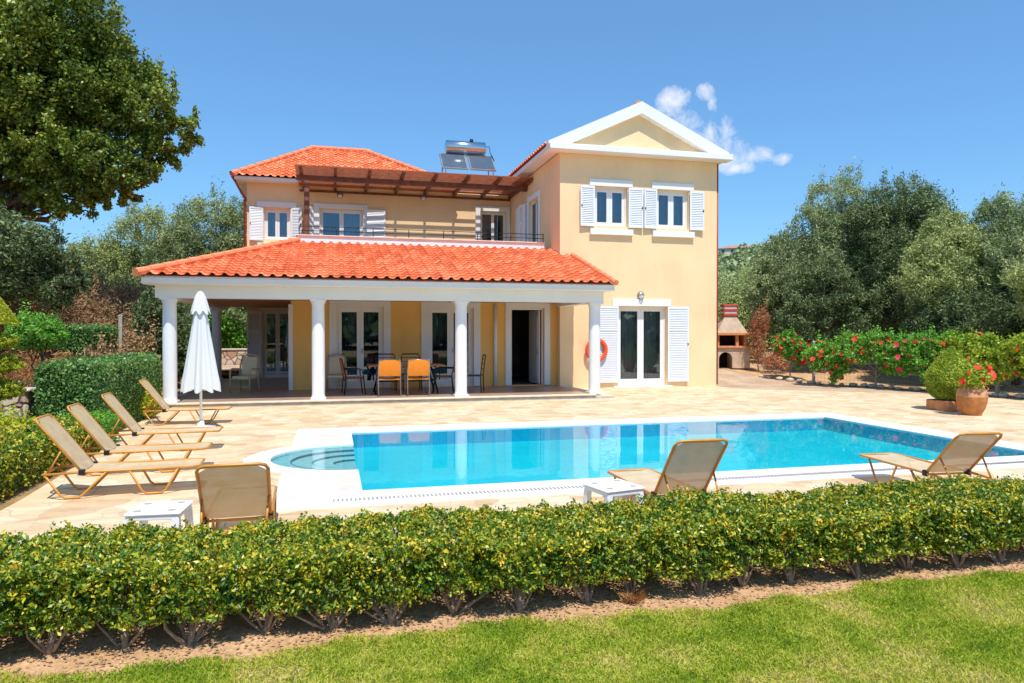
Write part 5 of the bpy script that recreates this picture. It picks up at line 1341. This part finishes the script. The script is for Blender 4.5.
# ---- big broad-leaved tree at upper left
ells = []
cx0 = -9.6
for x, z, rx, rz2, y in ((-9.8, 11.2, 2.6, 1.9, 0), (-11.8, 9.6, 2.4, 2.0, .5), (-8.0, 10.6, 2.1, 1.7, -.5), (-9.6, 9.0, 2.4, 1.6, -1.2), (-7.3, 8.9, 1.9, 1.3, -.3), (-6.0, 8.6, 1.5, 1.1, -.4),
                         (-4.85, 7.7, 1.0, .8, -.3), (-5.6, 6.9, 1.1, .8, -.5), (-6.8, 6.6, 1.5, .9, -.8), (-8.2, 7.0, 1.6, 1.1, -1.0), (-7.6, 5.75, 1.1, .7, -.6), (-9.0, 6.3, 1.2, .7, -1.0), (-8.6, 5.5, .8, .5, -.4), (-6.3, 5.9, .8, .5, -.5), (-10.4, 7.2, 1.5, 1.2, -.8), (-12, 12.6, 2.2, 1.6, .6), (-9.9, 12.9, 2.0, 1.3, .4), (-10.0, 5.9, .9, .8, -1.0), (-9.2, 8.0, 2.0, 1.6, 1.8), (-7.2, 9.8, 1.8, 1.4, 1.6), (-12.6, 7.6, 1.7, 1.5, 0)):
    ells.append((x - cx0, y, z, rx, rx * .95, rz2))
tree('broadleaf_tree', 'huge spreading broad leaved tree overhanging the garden at upper left', 'tree', (cx0, 24.0, 0), ells, 300000, .12, .07, M['carob_leaf'], M['bark'], 100, .27, None, 130, .075, .35, .5, 4.6, (.1, 0))

def olive(label, x, y, ells, n, mat, seed, L_=.17, W_=.045, r0=.16, group='olive trees', nm='olive_tree', fork=1.3, twigs=130, tr=None):
    L_ *= .7; W_ *= .75; n = int(n * 1.7)
    return tree(nm, label, 'olive tree', (x, y, hgt(x, y) - .05), ells, n, L_, W_, M[mat], tr or M['bark'], seed, r0, group, twigs, .095, .3, .5, fork)
GR = 'olive trees behind the planting on the right'
olive('tallest olive tree on the right, left of the pair of rounded crowns', 18.9, 23.6, [(0, 0, 6.0, 1.15, 1.1, 1.45), (-.8, 0, 5.0, 1.1, 1.1, 1.3), (.9, 0, 5.1, 1.2, 1.1, 1.5), (-1.2, -.2, 3.6, 1.2, 1.1, 1.3), (.2, -.3, 3.8, 1.4, 1.2, 1.4), (-.5, -.3, 2.2, 1.6, 1.1, 1.1), (1.1, 0, 2.2, 1.3, 1.0, 1.2)], 46000, 'olive_leaf', 201, group=GR)
olive('full crowned dark olive tree in the middle of the right hand group', 20.3, 21.9, [(0, 0, 5.9, 1.3, 1.1, 1.3), (.8, 0, 5.3, 1.1, 1.1, 1.2), (-.9, .1, 5.0, 1.0, 1.1, 1.4), (0, -.2, 4.2, 1.7, 1.3, 1.4), (-.4, -.3, 2.6, 1.7, 1.3, 1.3)], 42000, 'olive_dark', 202, group=GR)
olive('silvery pale olive tree leaning forward in the right hand group', 18.9, 18.6, [(0, 0, 4.2, 1.1, 1.0, 1.0), (-.5, -.1, 3.3, 1.0, .9, .9), (.8, 0, 3.6, 1.0, .9, 1.0), (.1, -.2, 2.5, 1.2, .9, .8), (.5, .4, 4.9, .8, .8, .7)], 36000, 'olive_light', 203, .16, .042, group=GR)
olive('olive tree at the right edge with a level top', 21.2, 18.0, [(0, 0, 5.2, 1.3, 1.1, 1.0), (1.0, -.3, 4.8, 1.3, 1.1, 1.1), (.2, -.3, 3.7, 1.6, 1.2, 1.2), (-.9, -.2, 4.0, .9, .9, 1.1), (.6, -.4, 2.6, 1.7, 1.1, 1.0), (2.4, -.8, 4.4, 1.4, 1.2, 1.4), (2.4, -.8, 2.6, 1.4, 1.2, 1.2)], 46000, 'olive_leaf', 204, group=GR)
olive('low spreading olive with bare leaning branches at the right edge', 18.9, 15.2, [(0, 0, 3.1, 1.1, .9, .7), (1.0, -.2, 3.3, 1.2, .9, .75), (.4, -.2, 2.6, 1.4, .9, .5), (1.9, -.4, 2.9, 1.2, .9, .9)], 26000, 'olive_light', 205, .15, .04, group=GR, fork=.8)
olive('small pale olive tree nearest the house, beside the barbecue', 18.6, 26.8, [(0, 0, 4.2, .95, .9, 1.1), (-.7, -.1, 3.2, .9, .8, 1.0), (.7, 0, 3.4, 1.0, .9, 1.2), (0, -.2, 2.2, 1.3, .9, 1.1), (.2, 0, 5.1, .45, .4, .6)], 30000, 'olive_leaf', 206, group=GR)
olive('dark low olive filling the gap behind the flowering shrubs', 17.0, 21.9, [(0, 0, 3.0, 1.2, .9, 1.2), (.9, -.2, 2.2, 1.0, .8, 1.0), (-.8, 0, 1.9, .9, .8, 1.1)], 20000, 'olive_dark', 207, group=GR)
olive('dark dense olive behind the flowering shrubs toward the right edge', 19.1, 17.2, [(0, 0, 1.8, 1.3, .8, 1.1), (1.5, -.9, 1.8, 1.2, .8, 1.1), (-.9, .9, 1.8, 1.0, .8, 1.1)], 22000, 'olive_dark', 208, group=GR)
olive('olive tree far behind, seen between the two tallest crowns', 24.0, 25.0, [(0, 0, 5.6, 2.2, 1.6, 1.6), (-1.5, 0, 4.2, 1.8, 1.5, 1.6), (1.8, 0, 4.4, 2.0, 1.5, 1.7), (0, 0, 2.6, 2.6, 1.5, 1.8)], 26000, 'olive_dark', 209, .2, .06, group=GR)
olive('olive tree in the back row beyond the right edge', 25.5, 20.0, [(0, 0, 5.0, 2.0, 1.6, 1.5), (1.8, -1, 4.2, 2.0, 1.5, 1.8), (0, 0, 2.8, 2.4, 1.5, 1.6)], 20000, 'olive_leaf', 210, .2, .06, group=GR)
FR = 'pale trees in the gap beside the barbecue'
for k, (x, y, s) in enumerate(((22.0, 37.0, .98), (26.4, 43.0, 1.1), (20.3, 32.0, .78), (30.5, 45.0, 1.5))):
    olive(['pale olive tree right behind the barbecue chimney', 'hazy olive tree under the hillside houses', 'low pale olive left of the withered vine', 'distant olive touching the right hand group'][k], x, y,
          [(0, 0, 2.9 * s, 1.9 * s, 1.5 * s, 1.5 * s), (-1.6 * s, 0, 2.2 * s, 1.5 * s, 1.3 * s, 1.3 * s), (1.6 * s, 0, 2.3 * s, 1.5 * s, 1.3 * s, 1.4 * s), (0, 0, 1.2 * s, 2.6 * s, 1.3 * s, 1.2 * s)], 17000, 'olive_light', 220 + k, .22, .08, group=FR, twigs=90)
# left background trees
GL = 'olive and scrub trees behind the garden on the left'
data = [(-5.2, 34.0, 'tall olive tree touching the left side of the house', [(0, 0, 6.1, 1.6, 1.3, 1.5), (1.3, 0, 5.9, 1.3, 1.2, 1.7), (-1.3, 0, 4.9, 1.5, 1.2, 1.5), (.4, -.2, 3.6, 2.2, 1.4, 1.8), (1.5, 0, 2.4, 1.6, 1.2, 1.5)], 40000, 'olive_leaf'),
        (-8.2, 36.0, 'broad olive tree left of the one touching the house', [(0, 0, 5.6, 1.7, 1.4, 1.5), (1.1, 0, 4.8, 1.6, 1.3, 1.4), (-1.4, 0, 4.2, 1.6, 1.3, 1.4), (0, -.2, 2.8, 2.5, 1.5, 1.6)], 34000, 'olive_light'),
        (-10.8, 36.0, 'paler rounded olive behind the withered bushes', [(0, 0, 4.3, 1.6, 1.4, 1.3), (-1.3, 0, 3.6, 1.5, 1.3, 1.3), (1.3, 0, 3.6, 1.5, 1.3, 1.3), (0, 0, 2.0, 2.6, 1.4, 1.4)], 26000, 'olive_light'),
        (-14.5, 38.0, 'distant olive at the far left behind the dark tree', [(0, 0, 4.8, 2.0, 1.5, 1.6), (2, 0, 4.0, 1.8, 1.5, 1.4), (0, 0, 2.2, 3.0, 1.5, 1.6)], 22000, 'olive_leaf'),
        (-9.0, 20.8, 'dark shaded tree with bare forking branches below the huge tree', [(0, 0, 3.7, 1.3, 1.0, .9), (1.2, 0, 3.5, 1.1, .9, .9), (-1.0, 0, 3.3, 1.1, 1.0, 1.0), (1.9, .2, 2.9, .8, .7, .7), (.4, .2, 3.0, 1.2, .9, .7)], 27000, 'olive_dark'),
        (-9.0, 31.0, 'dark green scrub tree behind the withered bushes', [(0, 0, 2.3, 2.0, 1.3, 1.5), (2.2, 0, 1.9, 1.5, 1.2, 1.3), (-2.2, 0, 2.3, 1.7, 1.3, 1.5)], 26000, 'olive_dark'),
        (-5.0, 22.6, 'dark shrub just left of the porch roof corner', [(0, 0, 1.75, .55, .7, 1.1), (.3, .4, 1.0, .55, .6, .9), (-.3, .3, .8, .5, .5, .7)], 13000, 'olive_dark'),
        (-2.9, 40.0, 'dark trees mass seen through the porch beyond the shrub', [(0, 0, 2.2, 2.6, 1.3, 2.0), (-2.8, 0, 2.0, 2.0, 1.3, 1.8)], 14000, 'olive_dark')]
for k, (x, y, lb, el, n, mt) in enumerate(data):
    olive(lb, x, y, el, n, mt, 240 + k, .19, .055, .14, GL, 'olive_tree' if 'olive' in lb else 'scrub_tree', 1.2, 120, M['bark_dark'] if mt == 'olive_dark' else None)

# ---- flowering shrubs along the border on the right
def fl_pts(ells, n, seed):
    r = np.random.default_rng(seed); out = []
    while len(out) < n:
        e = ells[r.integers(len(ells))]; d = r.normal(size=3); d /= np.linalg.norm(d)
        if d[1] > .1: continue
        out.append((e[0] + d[0] * e[3] * 1.02, e[1] + d[1] * e[4] * 1.05, e[2] + d[2] * e[5]))
    return out
HG = 'flowering hibiscus shrubs along the stony border'
hib = [('hibiscus with salmon red flowers standing alone next to the withered vine', 14.85, 20.75, [(0, 0, 1.15, .52, .4, .42), (.25, -.1, .95, .4, .35, .4), (-.25, 0, 1.25, .35, .35, .3)], 7000, 'green_leaf', 'flower_red', 17),
       ('wide hibiscus with many red flowers left of the middle post', 15.85, 18.0, [(-.9, 1.3, .95, .5, .5, .45), (-.5, .5, 1.15, .55, .45, .45), (0, 0, 1.3, .55, .45, .5), (.3, -.4, 1.0, .5, .4, .6), (-.7, .9, .7, .35, .3, .5)], 13000, 'green_leaf', 'flower_red', 26),
       ('hibiscus with pinkish red flowers in the middle of the border', 16.35, 16.6, [(0, 0, 1.15, .55, .5, .5), (.3, -.5, 1.1, .5, .45, .55), (.1, -.2, .6, .6, .5, .4), (-.3, .6, 1.0, .5, .5, .5)], 12000, 'green_leaf', 'flower_pink', 16),
       ('yellow green hibiscus with few orange flowers behind the pointed bush', 16.7, 15.2, [(0, 0, 1.15, .55, .45, .5), (.2, -.5, .9, .5, .45, .5), (-.1, .3, .7, .5, .4, .5), (.2, -1.0, 1.1, .5, .5, .5), (-.2, .7, 1.05, .5, .5, .45)], 12000, 'yellowgreen_leaf', 'flower_red', 9),
       ('yellow green shrub at the right edge beyond the flower pot', 17.1, 13.4, [(0, .2, 1.2, .6, .5, .5), (.3, -.4, 1.25, .6, .5, .5), (.2, 0, .7, .7, .6, .5)], 14000, 'yellowgreen_leaf', 'flower_red', 5),
       ('large yellow green shrub running out of the picture on the right', 17.6, 12.2, [(0, 0, 1.2, .6, .5, .6), (.3, -.5, 1.0, .6, .6, .6)], 11000, 'yellowgreen_leaf', 'flower_red', 4)]
for k, (lb, x, y, el, n, mt, fm, nf) in enumerate(hib):
    t = tree('hibiscus_shrub', lb, 'flowering shrub', (x, y, hgt(x, y)), el, int(n * 1.3), .08, .05, M[mt], M['stem'], 300 + k, .03, HG, 60, .12, .4, .5, .3)
    flowers(t, fl_pts(el, int(nf * 1.9), 320 + k), .15, M[fm], 340 + k)
tree('withered_vine', 'withered rust coloured climbing plant on the fence right of the barbecue', 'vine', (14.6, 22.2, hgt(14.6, 22.2)), [(0, 0, 1.0, .26, .25, .8), (.12, -.1, 1.9, .24, .2, .5), (.45, -.3, .35, .55, .35, .25), (-.15, 0, 1.5, .2, .2, .4)], 2900, .12, .03, M['vine'], M['stem'], 360, .03, None, 60, .2, .2, .3, .4)
# fence with posts and wire mesh
for lb, x, y, h_ in (('pale fence post between the lone hibiscus and the wide one', 15.35, 20.2, 1.35), ('pale fence post behind the pointed clipped bush', 17.0, 15.0, 1.45), ('fence post hidden in the right hand shrubs', 17.75, 11.8, 1.4)):
    post(lb, x, y, hgt(x, y), h_, .04)
t = thing('wire_fence', 'thin grey wire mesh fence strung behind the flowering shrubs', 'fence', (16.4, 17.0, 0))
m = MB(); pts = [(15.4, 20.25), (16.4, 18.0), (17.05, 15.0), (17.8, 11.8)]
for z in np.arange(.05, 1.3, .12):
    m.tube([(x - 16.4, y - 17.0, z + hgt(x, y)) for x, y in pts], .004, 3, False)
m.build('line_wires', M['metal_dark'], t, True)
m = MB()
for (xa, ya), (xb, yb) in zip(pts[:-1], pts[1:]):
    L_ = math.hypot(xb - xa, yb - ya)
    for k in range(int(L_ / .12)):
        f_ = k * .12 / L_; x, y = xa + (xb - xa) * f_, ya + (yb - ya) * f_; m.tube([(x - 16.4, y - 17.0, .05 + hgt(x, y)), (x - 16.4, y - 17.0, 1.27 + hgt(x, y))], .0025, 3, False)
o_ = m.build('vertical_wires', M['metal_dark'], t, True); o_['kind'] = 'stuff'
# rocks edging the border
rk = []
for v in range(3):
    r = np.random.default_rng(400 + v); m = MB(); n1, n2 = 8, 6; vs = []
    for i in range(n2 + 1):
        for j in range(n1):
            a, b = 2 * math.pi * j / n1, math.pi * i / n2; q = 1 + r.normal() * .10 * (0 < i < n2)
            vs.append((.13 * q * math.sin(b) * math.cos(a), .09 * q * math.sin(b) * math.sin(a), .045 + .06 * q * math.cos(b)))
    m.add(vs, [(i * n1 + j, (i + 1) * n1 + j, (i + 1) * n1 + (j + 1) % n1, i * n1 + (j + 1) % n1) for i in range(n2) for j in range(n1)], True)
    o = m.build('border_rock', M['rock']); tag(o, 'small pale rock in the row edging the planting border on the right', 'rock', 'rocks edging the planting border'); rk.append(o)
y = 21.4; k = 0
while y > 12.0:
    x = border_x(y) - .35 + .05 * math.sin(k * 3.1)
    o = rk[k % 3] if k < 3 else rk[k % 3].copy()
    if k >= 3: COL.objects.link(o)
    o.location = (x, y, hgt(x, y)); o.rotation_euler = (0, 0, k * 1.7); s_ = .7 + .45 * abs(math.sin(k * 2.7)); o.scale = (s_, s_, s_)
    y -= .22 + .1 * abs(math.sin(k * 1.9)); k += 1
bed = MB(); vv = []
for j in range(19):
    y = 9 + 17.0 * j / 18
    for i in range(5): x = border_x(y) - .30 + i * 1.6; vv.append((x, y, hgt(x, y) + .004))
bed.add(vv, [(j * 5 + i, j * 5 + i + 1, (j + 1) * 5 + i + 1, (j + 1) * 5 + i) for j in range(18) for i in range(4)], True); o_ = bed.build('soil_bed', M['earth']); o_['kind'] = 'structure'

# ---- far houses and woods on the hill, tree belt added behind the camera
def far_house(label, x, y, w, d, h, rz, tiers=1):
    z = hgt(x, y) - 1.5; t = thing('hillside_house', label, 'house', (x, y, z), rz, 'houses on the far hillside')
    m = MB(); m.box(-w / 2, w / 2, -d / 2, d / 2, 0, h + 1.5); m.build('wall', M['far_wall'], t, True)
    m = MB(); e = .6; H = h + 1.5
    m.add([(-w / 2 - e, -d / 2 - e, H), (w / 2 + e, -d / 2 - e, H), (w / 2 + e, d / 2 + e, H), (-w / 2 - e, d / 2 + e, H), (-w / 4, 0, H + 1.8), (w / 4, 0, H + 1.8)], [(0, 1, 5, 4), (1, 2, 5), (2, 3, 4, 5), (3, 0, 4), (0, 3, 2, 1)]); m.build('roof', M['far_roof'], t, True)
    for k in range(max(2, int(w / 3.5))):
        for zz in ([1.9, 4.9] if h > 5 else [2.2]):
            a = -w / 2 + (k + .5) * w / max(2, int(w / 3.5)); MB().box(a - .6, a + .6, -d / 2 - .06, -d / 2 - .005, zz + 1.2, zz + 2.7).build('window', M['far_win'], t, True)
far_house('wide pale house highest on the hill right of the villa', 222, 322, 17, 9, 6, R(-30))
far_house('small pale house on the hilltop close to the villa wall', 202, 330, 9, 8, 5.5, R(-25))
far_house('long white house lower on the hillside', 181, 292, 16, 9, 4, R(-35))
rs = np.random.default_rng(77); n = 3200; az = np.radians(rs.uniform(-30, 62, n)); rr = rs.uniform(95, 430, n)
az[2600:] = np.radians(rs.uniform(110, 250, 600)); rr[2600:] = rs.uniform(34, 60, 600)  # unseen belt added behind the camera to darken reflections in the door glass
X = rr * np.sin(az); Y = rr * np.cos(az); S = rs.uniform(1.3, 3.2, n) * (1 + rr / 600); S[2600:] *= 1.9; houses = np.array([(222, 322), (202, 330), (181, 292)])
ok = np.ones(n, bool)
for hx, hy in houses:
    d_ = np.array([hx, hy]) / math.hypot(hx, hy); along = X * d_[0] + Y * d_[1]; side = np.abs(X * d_[1] - Y * d_[0])
    ok &= ~((side < 10) & (along > math.hypot(hx, hy) - 32) & (along < math.hypot(hx, hy) + 8))
X, Y, S, rr = X[ok], Y[ok], S[ok], rr[ok]; n = len(X); Z = np.array([hgt(a, b) for a, b in zip(X, Y)])
kk = 70; d = rs.normal(size=(n, kk, 3)); d /= np.linalg.norm(d, axis=2, keepdims=True); d[:, :, 2] = np.abs(d[:, :, 2])
P = (np.stack([X, Y, Z + S * .25], 1)[:, None, :] + d * S[:, None, None] * np.array([1, 1, .95]) * rs.uniform(.7, 1.05, (n, kk, 1))).reshape(-1, 3); O = d.reshape(-1, 3)
q_ = leaf_quads(P, O, 1.5, 1.1, rs, 1.2)
o_ = quads_mesh('woodland', q_, M['olive_leaf']); tag(o_, 'distant dark green scrub woodland on the hills, with an unseen belt added behind the camera', 'woodland', kind='stuff')

# fallen leaves on the bare strip below the hedge
rs = np.random.default_rng(91); n = 2600
P = np.stack([rs.uniform(-2.6, 6.6, n), 4.08 + rs.normal(size=n) * .16, np.full(n, .004)], 1); P = P[(P[:, 1] > 3.84) & (P[:, 1] < 4.6)]
q_ = leaf_quads(P, np.tile([0, 0, 1.], (len(P), 1)), .028, .014, rs, 3.5); q_[:, :, 2] = np.abs(q_[:, :, 2] - .004) + .004 - .010
o_ = quads_mesh('leaf_litter', q_, M['dry_leaf']); tag(o_, 'dry brown fallen leaves scattered on the bare earth below the hedge', 'leaf litter', kind='stuff')
rs = np.random.default_rng(92); n = 900
P = np.stack([rs.uniform(-2.6, 6.6, n), 3.96 + rs.normal(size=n) * .09, np.full(n, -.008)], 1); Q = []
for p in P:
    r_ = rs.uniform(.004, .013); a = rs.uniform(0, 3); c, s_ = math.cos(a) * r_, math.sin(a) * r_
    b4 = [p + [c, s_, 0], p + [-s_, c, 0], p + [-c, -s_, 0], p + [s_, -c, 0]]; tp = p + [0, 0, r_ * .9]
    for k in range(4): Q.append([b4[k], b4[(k + 1) % 4], tp, tp])
m = MB()
for q in Q: m.add(q[:3], [(0, 1, 2)], True)
o_ = m.build('soil_crumbs', M['earth']); tag(o_, 'loose crumbs and clods of earth on the bare strip by the lawn', 'soil', kind='stuff')
